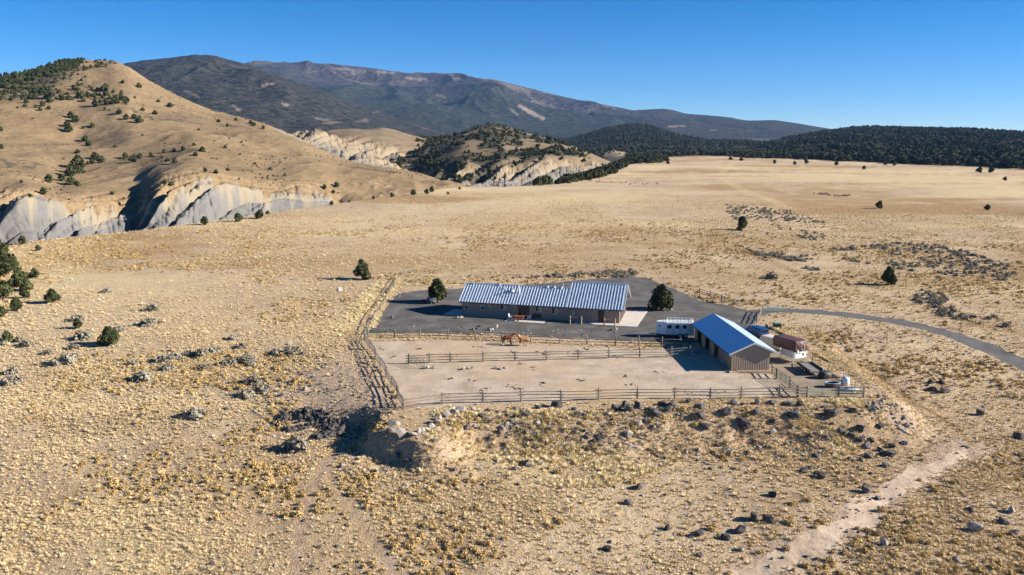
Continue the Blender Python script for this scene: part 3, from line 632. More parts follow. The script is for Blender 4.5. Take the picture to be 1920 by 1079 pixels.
def window(x0, x1, y0, y1, split):
    u0, zt = H.hit_y(*z1(x0, y0), 0); u1, _ = H.hit_y(*z1(x1, y0), 0); _, zb = H.hit_y(*z1(x0, y1), 0)
    zt = min(zt, WH-0.3); u1 = max(u1, u0+0.5)
    fr = MB(); t = 0.09
    fr.span((u0, -0.07, zb), (u0+t, -0.003, zt)).span((u1-t, -0.07, zb), (u1, -0.003, zt)).span((u0+t, -0.068, zt-t), (u1-t, -0.003, zt)).span((u0+t, -0.068, zb), (u1-t, -0.003, zb+t))
    if split == 'v': fr.span(((u0+u1)/2-.04, -0.066, zb+t), ((u0+u1)/2+.04, -0.003, zt-t))
    if split == 'h': fr.span((u0+t, -0.066, (zb+zt)/2-.04), (u1-t, -0.003, (zb+zt)/2+.04))
    w_ = fr.build('window', M['frame'], house)
    if split == 'v':
        MB().span((u0+t, -0.03, zb+t), ((u0+u1)/2-.04, -0.004, zt-t)).build('pane', M['glass'], w_)
        MB().span(((u0+u1)/2+.04, -0.03, zb+t), (u1-t, -0.004, zt-t)).build('pane', M['blind'], w_)
    elif split == 'h':
        MB().span((u0+t, -0.03, zb+t), (u1-t, -0.004, (zb+zt)/2-.04)).build('pane', M['glass'], w_)
        MB().span((u0+t, -0.03, (zb+zt)/2+.04), (u1-t, -0.004, zt-t)).build('pane', M['blind'], w_)
    else: MB().span((u0+t, -0.03, zb+t), (u1-t, -0.004, zt-t)).build('pane', M['blind'], w_)
for a in ((112, 152, 300, 372, 'h'), (273, 312, 305, 380, 'h'), (348, 378, 318, 350, ''), (468, 533, 325, 380, 'v'), (820, 885, 330, 397, 'v'), (983, 1048, 338, 420, 'v')): window(*a)
u0 = H.hit_y(*z1(648, 400), 0)[0]; u1 = H.hit_y(*z1(757, 400), 0)[0]
pd = MB().span((u0, -0.06, 0.06), (u0+.1, -0.003, 2.15)).span((u1-.1, -0.06, 0.06), (u1, -0.003, 2.15)).span((u0+.1, -0.058, 2.05), (u1-.1, -0.003, 2.15)).span(((u0+u1)/2-.05, -0.056, .06), ((u0+u1)/2+.05, -0.003, 2.05)).build('patio_door', M['doorbrown'], house)
MB().span((u0+.1, -0.03, .1), ((u0+u1)/2-.05, -0.004, 2.05)).build('pane', M['glass'], pd); MB().span(((u0+u1)/2+.05, -0.03, .1), (u1-.1, -0.004, 2.05)).build('pane', M['glass'], pd)
u0 = H.hit_y(*z1(1447, 450), 0)[0]; u1 = H.hit_y(*z1(1505, 450), 0)[0]
d_ = MB().span((u0, -0.06, 0.07), (u1, -0.003, 2.15)).build('door', M['doorbrown'], house); MB().span((u0+.08, -0.12, 1.0), (u0+.16, -0.061, 1.08)).build('handle', M['chrome'], d_)
u0 = H.hit_y(*z1(1192, 400), 0)[0]; MB().span((u0, -0.12, 1.0), (u0+.4, -0.003, 1.75)).build('meter_box', M['frame'], house)
for lx, ly in ((612, 340), (783, 345), (1415, 385), (1540, 390), (930, 335), (425, 303)):
    u0, zz = H.hit_y(*z1(lx, ly), 0); MB().span((u0-.08, -0.16, 2.0), (u0+.08, -0.003, 2.25)).build('wall_lamp', M['white'], house)
for k in range(3):                                                  # garage doors on the sunny end
    y0 = 0.75+k*3.3; dr = MB().span((HL+.003, y0, 0.07), (HL+.05, y0+2.6, 2.35)).build('garage_door', M['doorbrown'], house)
    for j in range(4): MB().span((HL+.051, y0+.06, .12+j*.57), (HL+.075, y0+2.54, .12+j*.57+.5)).build('panel', M['doorbrown'], dr)
    MB().span((HL+.003, y0-.14, .07), (HL+.07, y0-.002, 2.35)).span((HL+.003, y0+2.602, .07), (HL+.07, y0+2.74, 2.35)).span((HL+.003, y0-.14, 2.352), (HL+.07, y0+2.74, 2.5)).build('door_trim', M['trim'], house)
MB().tube((-0.08, -0.10, 0.05), (-0.08, -0.10, WH-.25), 0.06).build('downspout', M['trim'], house)
for vx, vy, hh, rr_ in ((205, 122, .3, .09), (465, 132, .3, .13), (515, 170, .35, .08), (590, 195, .45, .22), (660, 208, 1.5, .09), (488, 226, .25, .08), (945, 140, .35, .13), (1012, 142, .35, .13), (1085, 150, .3, .13)):
    yy = 2.0; 
    for _ in range(12):
        u0, zz = H.hit_y(*z1(vx, vy), yy); yy = min(max(0.6*yy+0.4*((zz-WH-.12)/SL), 0.1), MD/2-.1)
    zz = WH+.12+SL*yy
    v_ = MB().lathe([(rr_*1.5, 0), (rr_*1.4, .12), (rr_, .14), (rr_, hh)], 8, (u0, yy, zz-.05)).build('roof_vent', M['white'], rm)
    MB().lathe([(rr_*1.5, hh), (rr_*1.5, hh+.04), (rr_*.3, hh+.14)], 8, (u0, yy, zz-.05)).build('vent_cap', M['steel'], v_)
MB().tube((ug-1.2, MD/2+.5, zrm-.4), (ug-1.2, MD/2+.5, zrm+.75), .13, n=8).build('flue_pipe', M['steel'], rm)
# ------------------------------------------------------------------ barn
BA = flat(1370.5, 696.4); B = Frame(BA, np.array([17.3, 1.2])); BW = 5.35
BLn = B.hit_x(1335, 589, 0)[0]; BLn = 17.0
barn = thing('horse_barn', 'open-sided tan metal horse barn with blue reflecting gable roof', 'barn', (*B.w(0, 0), 0), B.rz)
er, zr_b = 2.42, 3.98; xr = 3.0; sl = (zr_b-er)/3.5
zl = er+sl*0.5; zrw = er+sl*(6.5-BW)                                # wall tops on both sides
rib = lambda: None
MB().prism([(0, 0), (BW, 0), (BW, zrw), (xr, zr_b-.02), (0, zl)], 'y', 0, 0.12).build('gable_wall', M['barnwall'], barn)
MB().prism([(0, 0), (BW, 0), (BW, zrw), (xr, zr_b-.02), (0, zl)], 'y', BLn-.12, BLn).build('rear_wall', M['barnwall'], barn)
sr = MB(); k = 0.1
while k < BW-.05:
    top = (zl+(zr_b-zl)*k/xr) if k < xr else (zr_b+(zrw-zr_b)*(k-xr)/(BW-xr))
    sr.prism([(k-.06, 0.003), (k-.04, -0.017), (k+.04, -0.017), (k+.06, 0.003)], 'z', 0.02, top-.1); k += 0.33
tag(sr.build('siding_rib', M['barnwall'], barn), kind='stuff')
ys = lambda zx: B.hit_x(1200+zx*.1483, 696.4-(1370.5-(1200+zx*.1483))*.875-12, 0)[0]
yc = ys(992)
MB().span((0.0, .121, 0), (.1, yc, zl-.02)).build('stall_front', M['barnwall'], barn)
sr = MB(); k = 0.3
while k < yc-.1: sr.span((-.035, k-.04, .02), (.0, k+.04, zl-.05)); k += 0.3
tag(sr.build('siding_rib', M['barnwall'], barn), kind='stuff')
MB().span((BW-.1, .121, 0), (BW, yc+.3, zrw-.02)).build('side_wall', M['barnwall'], barn)
MB().span((BW-.1, yc+2.1, 0), (BW, BLn-.121, zrw-.02)).build('side_wall', M['barnwall'], barn)
for z_ in (.5, 1.0, 1.45): MB().tube((BW-.05, yc+.3, z_), (BW-.05, yc+2.1, z_), .04).build('stall_rail', M['wood'], barn)
for a, b in ((884, 940), (778, 828), (690, 730)):
    y0, y1 = sorted((ys(a), ys(b)))
    MB().span((0.005, y0, 0), (.1, min(y1, BLn-.13), zl-.03)).build('stall_panel', M['tanpost'], barn)
    MB().span((.101, y1-.12, 0), (BW-.101, y1-.04, 1.5)).build('partition', M['wood'], barn)
for a in (992, 940, 884, 828, 778, 730):
    y0 = ys(a); MB().span((-.09, y0-.07, 0), (.0, y0+.07, zl-.06)).build('post', M['wood'], barn)
MB().span((.0, yc, zl-.32), (.12, BLn-.13, zl-.04)).build('header_beam', M['wood'], barn)
th = .09; y0, y1 = -.35, BLn+.35
rl = MB().prism([(-.5, er), (xr, zr_b), (xr, zr_b+th), (-.5, er+th)], 'y', y0, y1).build('roof', M['blueroof'], barn)
MB().prism([(xr+.002, zr_b), (6.5, er), (6.5, er+th), (xr+.002, zr_b+th)], 'y', y0, y1).build('roof', M['blueroof'], barn)
MB().prism([(-.5, er-.12), (xr, zr_b-.12), (6.5, er-.12), (6.5, er+.13), (xr, zr_b+.13), (-.5, er+.13)], 'y', y0-.06, y0-.002).build('barge_board', M['metalroof'], barn)
MB().prism([(-.5, er-.12), (xr, zr_b-.12), (6.5, er-.12), (6.5, er+.13), (xr, zr_b+.13), (-.5, er+.13)], 'y', y1+.002, y1+.06).build('barge_board', M['metalroof'], barn)
rb = MB(); k = y0+.3
while k < y1:
    for (xa, xb, za, zb) in ((-.5, xr, er, zr_b), (xr, 6.5, zr_b, er)):
        rb.prism([(xa, za+th-.005), (xb, zb+th-.005), (xb, zb+th+.022), (xa, za+th+.022)], 'y', k-.03, k+.03)
    k += .46
tag(rb.build('roof_rib', M['blueroof'], barn), kind='stuff')
MB().prism([(xr-.2, zr_b+th-.07), (xr, zr_b+th+.05), (xr+.2, zr_b+th-.07)], 'y', y0, y1).build('ridge_cap', M['metalroof'], barn)
MB().span((-.62, y0, er-.08), (-.5, y1, er+.05)).build('gutter', M['trim'], barn)
MB().path([(-.55, -.15, er), (-.08, -.1, er-.35), (-.08, -.1, .1)], .055).build('downspout', M['trim'], barn)
for (xa, xb, yy, r_, nm) in ((.6, 4.9, -.55, .13, 'long pale timber lying along the barn gable wall'), (1.2, 5.2, -.85, .09, 'thin grey timber lying outermost before the barn gable wall')):
    p = B.w(xa, yy); q = B.w(xb, yy-.1)
    tag(MB().tube((*p, r_*.95), (*q, r_*.9), r_, r_*.85, 8).build('timber', M['tanpost' if r_ > .1 else 'wood']), nm, 'timber')
# ------------------------------------------------------------------ fences and gates
rail_me = MB().tube((0, 0, 0), (1, 0, 0), .062, .05, 6).mesh('rail', M['wood'], True)
post_me = MB().lathe([(.10, -.3), (.095, .2), (.085, 1), (.07, 1.02)], 7).mesh('post', M['wood'], True)
tpost_me = MB().box((0, 0, .5), (.05, .05, 1)).mesh('steel_post', M['wire'])
def rail(parent, a, b, me=rail_me, name='rail', thick=1.0):
    d = Vector(b)-Vector(a); return obj(name, me, parent, a, d.to_track_quat('X', 'Z').to_euler(), (d.length, thick, thick))
def gp(p): return G(*p) if len(p) == 2 else Vector(p)
def fence(label, pts, hts=(.42, .82, 1.2), ph=1.5, ext=.4, gaps=(), name='rail_fence', group=None):
    P = [gp(p) for p in pts]; t = thing(name, label, 'fence', P[0], 0, group); o = P[0]; rs = random.Random(len(label))
    for p in P: obj('post', post_me, t, p-o, (rs.uniform(-.03, .03), rs.uniform(-.03, .03), rs.uniform(0, 6)), (1, 1, ph*rs.uniform(.95, 1.06)))
    for i in range(len(P)-1):
        if i in gaps: continue
        d = (P[i+1]-P[i]); L = d.length; d = d/L; sd = Vector((-d.y, d.x, 0))*(.11 if i % 2 else -.11)
        for h_ in hts:
            a = P[i]-o+sd+Vector((0, 0, h_+rs.uniform(-.05, .05)))-d*ext*rs.uniform(.5, 1); b = P[i+1]-o+sd+Vector((0, 0, h_+rs.uniform(-.05, .05)))+d*ext*rs.uniform(.5, 1)
            if rs.random() < .5: a, b = b, a
            rail(t, a, b, thick=rs.uniform(.85, 1.2))
    return t
fence('grey split-rail fence along the front edge of the corral', [(757,768),(830,758),(905,755.5),(977,753.5),(1051.7,752),(1122,750),(1194.5,748),(1264.5,748),(1331,748),(1389,747.5),(1460.5,746.5),(1496,746),(1513,745.5),(1571,745),(1619,746)], gaps=(12,))
fence('grey split-rail fence down the left side of the corral', [(684,640),(694,656.5),(704,673),(714,689.5),(724.5,707),(735.5,726),(746,746),(755,764)], hts=(.35, .7, 1.05, 1.35))
fence('dark rail fence between the gravel yard and the corral', [(740,634.5),(787.5,634),(840.6,635),(891,637),(942,639),(994,641.6),(1049,644),(1100,646),(1154,648),(1197.5,649),(1241,650),(1276,651.5)], ext=.3)
fence('grey split-rail cross fence dividing the corral in two', [(766,682.5),(805,681),(844,680),(906,678.5),(965.5,676.7),(1024.5,675.8),(1084,674),(1141.7,672),(1199,671),(1258.6,670),(1293.5,667.5),(1307.5,666)], ext=.55)
fence('short dark rail fence on the far right rim of the gravel yard', [(1311.7,553),(1331.7,559.5),(1352.5,567)], ext=.2)
fence('short rail fence between the driveway gate and the parked blue car', [(1418.5,607),(1424,597),(1430,587)], ext=.2)
fence('short rail stub fence joining the barn corner to a green gate', [(1447.5,701),(1455.5,710.5)], ext=.1)
fence('short rail fence from the green gate down to the front fence', [(1481,727.5),(1495,744)], ext=.1)
def gate(label, a, b, mat='green', h_=1.3, n=6, braces=2, z0=.2, name='pipe_gate'):
    A = gp(a); Bp = gp(b); t = thing(name, label, 'gate', A); d = Bp-A
    up = Vector((0, 0, 1))
    for q in (0, 1): MB().tube(d*q+up*.02, d*q+up*(h_+.12), .045 if q == 0 else .032).build('stile', M[mat], t)
    for k in range(n): MB().tube(d*.0+up*(z0+(h_-z0)*k/(n-1)), d+up*(z0+(h_-z0)*k/(n-1)), .026).build('bar', M[mat], t)
    for k in range(braces): q = (k+1)/(braces+1); MB().tube(d*q+up*z0, d*q+up*h_, .026).build('brace', M[mat], t)
    return t
gate('dark green pipe gate at the left end of the yard fence', (690, 634.5), (739, 634.5), braces=2)
gate('green pipe gate swung open at the left end of the cross fence', (767, 683), (795.5, 692.5), braces=1)
gate('small green pipe gate on the left fence beside the gravel yard', (682.5, 638), (689, 629))
gate('dark pipe gate continuing the rail fence right of the gravel yard', (1353.5, 567.5), (1392.5, 578), braces=4)
gate('faded green pipe gate standing open beside the driveway', (1430.5, 586), (1470, 583.5), 'palegreen', 1.35, 6, 1)
gate('green pipe gate behind the barn corner by the storage yard', (1456, 711), (1480.5, 727), braces=2)
gate('thin green pipe gate in the grass strip left of the juniper', (731, 551), (736, 542), braces=0)
gate('galvanised pipe gate closing the end of the front fence', (1573, 745.5), (1617, 746.5), 'steel', 1.65, 5, 1)
gate('pale pipe gate leaning inside the front fence near the tubs', (1515, 744), (1568, 743.5), 'palegreen', 1.0, 4, 1)
def wirefence(label, pts, h_=1.25):
    P = [gp(p) for p in pts]; t = thing('wire_fence', label, 'fence', P[0]); o = P[0]
    for p in P: obj('steel_post', tpost_me, t, p-o-Vector((0, 0, .1)), (0, 0, 0), (1, 1, h_+.1))
    wr = MB()
    for a, b in zip(P, P[1:]):
        for z_ in (.4, .75, 1.1): wr.tube(a-o+Vector((0, 0, z_)), b-o+Vector((0, 0, z_)), .008, n=3)
    wr.build('wire', M['wire'], t)
wirefence('thin wire fence running behind the house across the grass', [(748,523),(760,522),(788,518),(815,516),(848,513),(884,511),(922,509),(965,507),(1010,505),(1055,504),(1100,503),(1150,503),(1200,507),(1243,528),(1265,536),(1290,545),(1311,552)])
wirefence('thin wire fence along the right side of the storage yard', [(1459.6,634),(1480,648),(1500,664),(1522.6,680),(1538,688),(1553,699),(1580,718),(1602,734)])
fence('weathered post fence on the grass strip left of the gravel yard', [(689,628),(700,606),(713,584),(724,566),(738,541),(746.8,523)], hts=(.5, 1.0), ph=1.35, ext=.1)
def hitch(label, a, b):
    A = gp(a); Bp = gp(b); t = thing('hitching_rail', label, 'hitching rail', A)
    for p in (A, Bp): MB().tube(p-A-Vector((0, 0, .1)), p-A+Vector((0, 0, 1.35)), .12, .11, 8).build('post', M['tanpost'], t)
    MB().tube(Vector((0, 0, 1.05)), Bp-A+Vector((0, 0, 1.05)), .06, n=7).build('rail', M['wood'], t)
hitch('timber hitching rail on the gravel before the house wall', (1068.8, 606.8), (1090, 608))
hitch('timber hitching rail beside the brown side door', (1133, 611.5), (1153, 612.3))
# ------------------------------------------------------------------ things by the house
p = G(973, 601.5); t = thing('picnic_table', 'red-brown wooden picnic table on the patio slab', 'table', (p.x, p.y, .05), H.rz)
for k in range(5): MB().span((-.95, -.4+k*.165, .72), (.95, -.4+k*.165+.15, .77)).build('plank', M['redwood'], t)
for sy in (-.78, .58): MB().span((-.95, sy, .42), (.95, sy+.22, .47)).build('bench_seat', M['redwood'], t)
for sx in (-.7, .7):
    for sg in (-1, 1): MB().tube((sx, sg*.18, .72), (sx, sg*.68, 0), .05, n=4).build('leg', M['redwood'], t)
    MB().span((sx-.04, -.75, .34), (sx+.04, .75, .42)).build('crossbar', M['redwood'], t)
def chair(label, px, py, rz):
    p = G(px, py); t = thing('patio_chair', label, 'chair', (p.x, p.y, .05), rz, 'white patio chairs')
    MB().span((-.25, -.24, .38), (.25, .24, .43)).build('seat', M['white'], t, bevel=.02)
    MB().prism([(.2, .43), (.26, .43), (.38, .95), (.32, .97)], 'x', -.25, .25).build('backrest', M['white'], t)
    for sx in (-.23, .23):
        for sy in (-.2, .2): MB().tube((sx, sy, .4), (sx*1.15, sy*1.15, 0), .035, .028).build('leg', M['white'], t)
        MB().span((sx-.04, -.24, .62), (sx+.04, .28, .66)).span((sx-.03, -.22, .43), (sx+.03, -.16, .62)).build('armrest', M['white'], t)
chair('white plastic chair left of the picnic table', 957.5, 599.5, H.rz+1.2)
chair('white plastic chair right of the picnic table', 991.5, 600.5, H.rz-1.2)
u0 = H.hit_y(*z1(790, 450), -.6)[0]; p = H.w(u0, -.45)
t = thing('bench', 'dark low bench against the house wall right of the patio door', 'bench', (*p, .05), H.rz)
MB().span((0, -.25, .42), (1.5, .2, .48)).build('seat', M['darkmetal'], t); MB().span((0, .2, .5), (1.5, .26, .9)).build('backrest', M['darkmetal'], t)
for xx in (.08, 1.36):
    for yy in (-.2, .1): MB().span((xx, yy, 0), (xx+.06, yy+.06, .419)).build('leg', M['darkmetal'], t)
p = G(803, 567.5); t = thing('barrel', 'dark blue barrel beside the juniper left of the house', 'barrel', p)
MB().lathe([(.30, 0), (.32, .05), (.32, .3), (.335, .32), (.32, .34), (.32, .6), (.335, .62), (.32, .64), (.31, .9)], 14).build('drum', M['bluetub'], t); MB().lathe([(.29, .901), (.29, .93)], 14).build('lid', M['trim'], t)
p = G(794.5, 568.5); t = thing('wheelbarrow', 'reddish barrow with pale load standing left of the blue barrel', 'barrow', p, .3)
MB().add([(-.35,-.22,.3),(.25,-.22,.3),(.25,.22,.3),(-.35,.22,.3),(-.55,-.36,.68),(.45,-.36,.68),(.45,.36,.68),(-.55,.36,.68)], [(0,3,2,1),(0,1,5,4),(1,2,6,5),(2,3,7,6),(3,0,4,7),(4,5,6,7)]).build('tray', M['red'], t)
MB().tube((-.65, -.05, .2), (-.65, .05, .2), .2, n=12).build('wheel', M['tire'], t)
for sg in (-1, 1): MB().tube((-.65, sg*.12, .2), (.95, sg*.3, .6), .03).build('handle', M['wood'], t); MB().tube((.2, sg*.2, .3), (.3, sg*.24, 0), .025).build('leg', M['darkmetal'], t)
p = G(813, 570); t = thing('garden_bench', 'small pale slab bench beside the juniper left of the house', 'bench', p, .1)
MB().span((-.6, -.2, .42), (.6, .2, .52)).build('seat', M['concrete'], t)
for xx in (-.4, .4): MB().span((xx-.1, -.16, 0), (xx+.1, .16, .419)).build('leg', M['palerock'], t)
p = G(638.5, 549); t = thing('notice_board', 'white square board propped on a small stone heap in the grass', 'board', p, .25)
MB().box((0, 0, .75), (.75, .05, .85)).build('panel', M['white'], t); MB().tube((.25, .05, 0), (.25, .05, .7), .04).build('stake', M['wood'], t); MB().tube((-.25, .05, 0), (-.25, .05, .7), .04).build('stake', M['wood'], t)
# ------------------------------------------------------------------ horse trailer
p0 = flat(1231, 633.5); p1 = flat(1302, 634.5); TL = float(np.hypot(*(p1-p0))); cx = (p0+p1)/2
t = thing('horse_trailer', 'white tandem-axle horse trailer with roof rack beside the barn', 'trailer', (cx[0], cx[1]+1.0, 0), math.atan2(p1[1]-p0[1], p1[0]-p0[0]))
h2 = TL/2; nose = -h2+1.55
MB().prism([(-h2, .25), (-h2, -.25), (nose, -1.0), (h2, -1.0), (h2, 1.0), (nose, 1.0)], 'z', .5, 2.45).build('body', M['white'], t, bevel=.04)
MB().prism([(-h2+.15, .2), (-h2+.15, -.2), (nose, -.9), (h2-.05, -.9), (h2-.05, .9), (nose, .9)], 'z', 2.451, 2.52).build('roof', M['white'], t)
for xx in (nose+.5, nose+1.7, nose+2.85):
    wn = MB().span((xx-.36, -1.035, 1.5), (xx+.36, -1.001, 2.15)).build('window', M['steel'], t); MB().span((xx-.28, -1.05, 1.57), (xx+.28, -1.036, 2.08)).build('pane', M['glass'], wn)
dr = MB().span((nose+.06, -1.02, .6), (nose+.98, -1.001, 1.49)).build('door', M['white'], t); MB().span((nose+.84, -1.06, 1.1), (nose+.92, -1.021, 1.22)).build('handle', M['darkmetal'], dr)
for xx in (nose+.02, nose+1.08, nose+2.26, nose+3.4, nose+3.75, nose+4.1):
    if xx < h2-.05: MB().span((xx-.03, -1.045, .55), (xx+.03, -1.001, 2.42)).build('rib', M['steel'], t)
for k in range(6): MB().span((nose+3.48, -1.03, 1.0+k*.22), (min(nose+4.05, h2-.02), -1.001, 1.1+k*.22)).build('vent_slat', M['steel'], t)
dnose = Vector((nose+h2, -.75, 0)).normalized(); 
MB().box((-h2+.55, -.56, 1.85), (.3, .03, .22), math.atan2(dnose.y, dnose.x)).build('nose_window', M['glass'], t)
for xx in (-.05+h2*.28, .82+h2*.28):
    for sg in (-1, 1):
        wh = MB().tube((xx, sg*.78, .36), (xx, sg*1.06, .36), .36, n=16).build('wheel', M['tire'], t); MB().tube((xx, sg*1.061, .36), (xx, sg*1.075, .36), .19, n=12).build('rim', M['white'], wh)
MB().prism([(h2*.28-.55, .62), (h2*.28-.42, .85), (h2*.28+1.2, .85), (h2*.28+1.33, .62), (h2*.28+1.27, .62), (h2*.28+1.15, .8), (h2*.28-.38, .8), (h2*.28-.48, .62)], 'y', -1.16, -1.002).build('fender', M['white'], t)
MB().span((-h2+.1, -.85, .38), (h2, .85, .499)).build('chassis', M['darkmetal'], t)
MB().tube((-h2+.3, -.3, .45), (-h2-1.1, 0, .45), .05).tube((-h2+.3, .3, .45), (-h2-1.1, 0, .45), .05).build('tongue', M['steel'], t)
MB().tube((-h2-.9, 0, .0), (-h2-.9, 0, .8), .04).build('jack', M['steel'], t)
rk = MB()
for z_ in (2.66, 2.85):
    rk.path([(nose+.3, -.85, z_), (h2-.1, -.85, z_), (h2-.1, .85, z_), (nose+.3, .85, z_), (nose+.3, -.85, z_)], .028)
xx = nose+.3
while xx < h2:
    for sg in (-1, 1): rk.tube((xx, sg*.85, 2.50), (xx, sg*.85, 2.85), .022)
    rk.tube((xx, -.85, 2.66), (xx, .85, 2.66), .02); xx += .62
rk.build('roof_rack', M['white'], t)
# ------------------------------------------------------------------ blue car
def loft(secs):
    """closed rings of equal length joined into a skin with caps"""
    v = []; f = []; n = len(secs[0])
    for s_ in secs: v += s_
    for j in range(len(secs)-1):
        for k in range(n): f.append((j*n+k, j*n+(k+1) % n, (j+1)*n+(k+1) % n, (j+1)*n+k))
    f += [tuple(range(n-1, -1, -1)), tuple(range((len(secs)-1)*n, len(secs)*n))]
    return MB().add(v, f)
p = G(1434, 638.5)
t = thing('parked_car', 'dark blue sport utility car parked behind the barn', 'car', (p.x, p.y, 0), math.atan2(.91, -.42))
def sec(x, hw, zb, zt, r=.12): return [(x, -hw+r, zb), (x, hw-r, zb), (x, hw, zb+r), (x, hw, zt-r), (x, hw-r, zt), (x, -hw+r, zt), (x, -hw, zt-r), (x, -hw, zb+r)]
loft([sec(0, .9, .42, 1.05), sec(.12, .97, .36, 1.12), (sec(2.4, .98, .34, 1.12)), sec(3.6, .98, .34, 1.10), sec(4.75, .95, .38, 1.02), sec(5.0, .86, .45, .92)]).build('body', M['bluecar'], t, smooth=False, bevel=.03)
def csec(x, hb, ht, zb, zt): return [(x, -hb, zb), (x, hb, zb), (x, ht+.02, zt-.08), (x, ht-.1, zt), (x, -ht+.1, zt), (x, -ht-.02, zt-.08)]
cb = loft([csec(.10, .92, .72, 1.121, 1.72), csec(.35, .92, .74, 1.121, 1.82), csec(2.4, .92, .75, 1.121, 1.86), csec(3.0, .92, .74, 1.121, 1.78), csec(3.75, .9, .7, 1.1, 1.16)]).build('cabin', M['bluecar'], t, bevel=.02)
MB().add([(.085,-.74,1.24),(.085,.74,1.24),(.085,.62,1.66),(.085,-.62,1.66),(.07,-.74,1.24),(.07,.74,1.24),(.07,.62,1.66),(.07,-.62,1.66)], [(0,1,2,3),(7,6,5,4),(0,4,5,1),(1,5,6,2),(2,6,7,3),(3,7,4,0)]).build('rear_window', M['glass'], cb)
for sg in (-1, 1):
    for xa, xb in ((.45, 1.3), (1.42, 2.25), (2.37, 3.05)):
        MB().add([(xa, sg*.90, 1.22), (xb, sg*.90, 1.22), (xb-(.12 if xb > 3 else 0), sg*.795, 1.66), (xa, sg*.795, 1.66), (xa, sg*.93, 1.22), (xb, sg*.93, 1.22), (xb-(.12 if xb > 3 else 0), sg*.825, 1.66), (xa, sg*.825, 1.66)], [(0,1,2,3),(7,6,5,4),(0,4,5,1),(1,5,6,2),(2,6,7,3),(3,7,4,0)]).build('side_window', M['glass'], cb)
    MB().span((-.02, sg*.72-.12, .78), (.005, sg*.72+.12, 1.05)).build('tail_light', M['red'], t)
    MB().span((4.98, sg*.6-.18, .72), (5.02, sg*.6+.18, .86)).build('headlight', M['white'], t)
    for xx in (1.0, 3.95):
        wh = MB().tube((xx, sg*.74, .37), (xx, sg*1.0, .37), .37, n=18).build('wheel', M['tire'], t); MB().tube((xx, sg*1.001, .37), (xx, sg*1.02, .37), .22, n=12).build('rim', M['chrome'], wh)
MB().span((-.14, -.92, .46), (.0, .92, .64)).build('bumper', M['chrome'], t, bevel=.03); MB().span((5.0, -.88, .4), (5.12, .88, .58)).build('bumper', M['chrome'], t, bevel=.03)
MB().span((-.03, -.25, .68), (-.002, .25, .82)).build('number_plate', M['white'], t)
# ------------------------------------------------------------------ covered camper, white-tarped trailer, flat trailer
def lump(dims, n, amp, seed, pinch=.15, sag=0.0):
    """rounded box skin with cloth-like folds, standing on z = 0"""
    import bmesh
    bm = bmesh.new(); bmesh.ops.create_cube(bm, size=2.0); bmesh.ops.subdivide_edges(bm, edges=bm.edges, cuts=n, use_grid_fill=True)
    v = np.array([q.co[:] for q in bm.verts]); u = v.copy()
    rr_ = np.linalg.norm(v, axis=1, keepdims=True); v = v*(1-pinch)+v/rr_*pinch*1.35
    an = np.arctan2(u[:, 1], u[:, 0])
    fold = amp*(0.6*np.sin(an*17+3*u[:, 2])+0.8*fbm(u[:, 0]*2+u[:, 2], u[:, 1]*2+seed, 3, seed))*(1-.3*u[:, 2])
    v[:, :2] *= (1+fold)[:, None]*(1-.06*(u[:, 2:3]+1)/2)
    v[:, 2] += amp*1.2*fbm(u[:, 0]*1.5, u[:, 1]*1.5, 3, seed+4)
    v = v*np.array(dims)/2; v[:, 2] -= v[:, 2].min()
    for q, c in zip(bm.verts, v): q.co = c
    return bm
def bmobj(bm, name, m, parent=None, loc=(0, 0, 0), rz=0, smooth=True):
    me = bpy.data.meshes.new(name); bm.to_mesh(me); bm.free(); me.materials.append(m)
    me.polygons.foreach_set('use_smooth', [smooth]*len(me.polygons)); return obj(name, me, parent, loc, (0, 0, rz))
p = G(1500, 681.5)
t = thing('truck_camper', 'white truck camper on jacks under a brown tarp', 'camper', (p.x, p.y, 0), math.atan2(.90, -.44))
MB().span((0, -1.0, .75), (2.7, 1.0, 1.75)).build('lower_body', M['white'], t, bevel=.04)
MB().span((.0, -1.12, 1.5), (.9, 1.12, 1.752)).build('wing', M['white'], t)
bmobj(lump((4.5, 2.5, 1.45), 10, .045, 3), 'tarp', M['tarp'], t, (2.1, 0, 1.72))
MB().span((-.02, -.30, 1.02), (-.0, .25, 1.5)).build('rear_door', M['white'], t); wn = MB().span((-.05, -.62, 1.1), (-.001, -.32, 1.42)).build('window', M['trim'], t); MB().span((-.06, -.58, 1.14), (-.051, -.36, 1.38)).build('pane', M['glass'], wn)
MB().tube((-.25, .1, 1.6), (-.25, .1, 2.9), .035).tube((-.25, -.3, 1.6), (-.25, -.3, 2.9), .035).build('ladder', M['white'], t)
MB().span((-.12, -.5, 1.55), (-.003, .75, 2.3)).build('rear_wall', M['white'], t); MB().span((-.135, -.15, 1.75), (-.121, .25, 2.15)).build('rear_pane', M['glass'], t)
for xx in (.1, 2.5):
    for sg in (-1, 1): MB().tube((xx, sg*1.2, 0), (xx, sg*1.2, 1.6), .055, .065, 8).build('jack_leg', M['white'], t)
p = G(1450, 655)
t = thing('covered_boat', 'bulky load on a trailer under a white tarp beside the brown one', 'covered trailer', (p.x, p.y, 0), math.atan2(.85, -.5))
bmobj(lump((3.9, 1.9, 1.5), 10, .05, 8, .3), 'tarp', M['whitetarp'], t, (0, 0, .3)); MB().span((-1.7, -.7, .3), (1.7, .7, .42)).build('chassis', M['darkmetal'], t)
for sg in (-1, 1): MB().tube((0, sg*.65, .32), (0, sg*.85, .32), .32, n=14).build('wheel', M['tire'], t)
c4 = [flat(1494, 683, .62), flat(1528, 682, .62), flat(1547, 694, .62), flat(1511, 695.5, .62)]
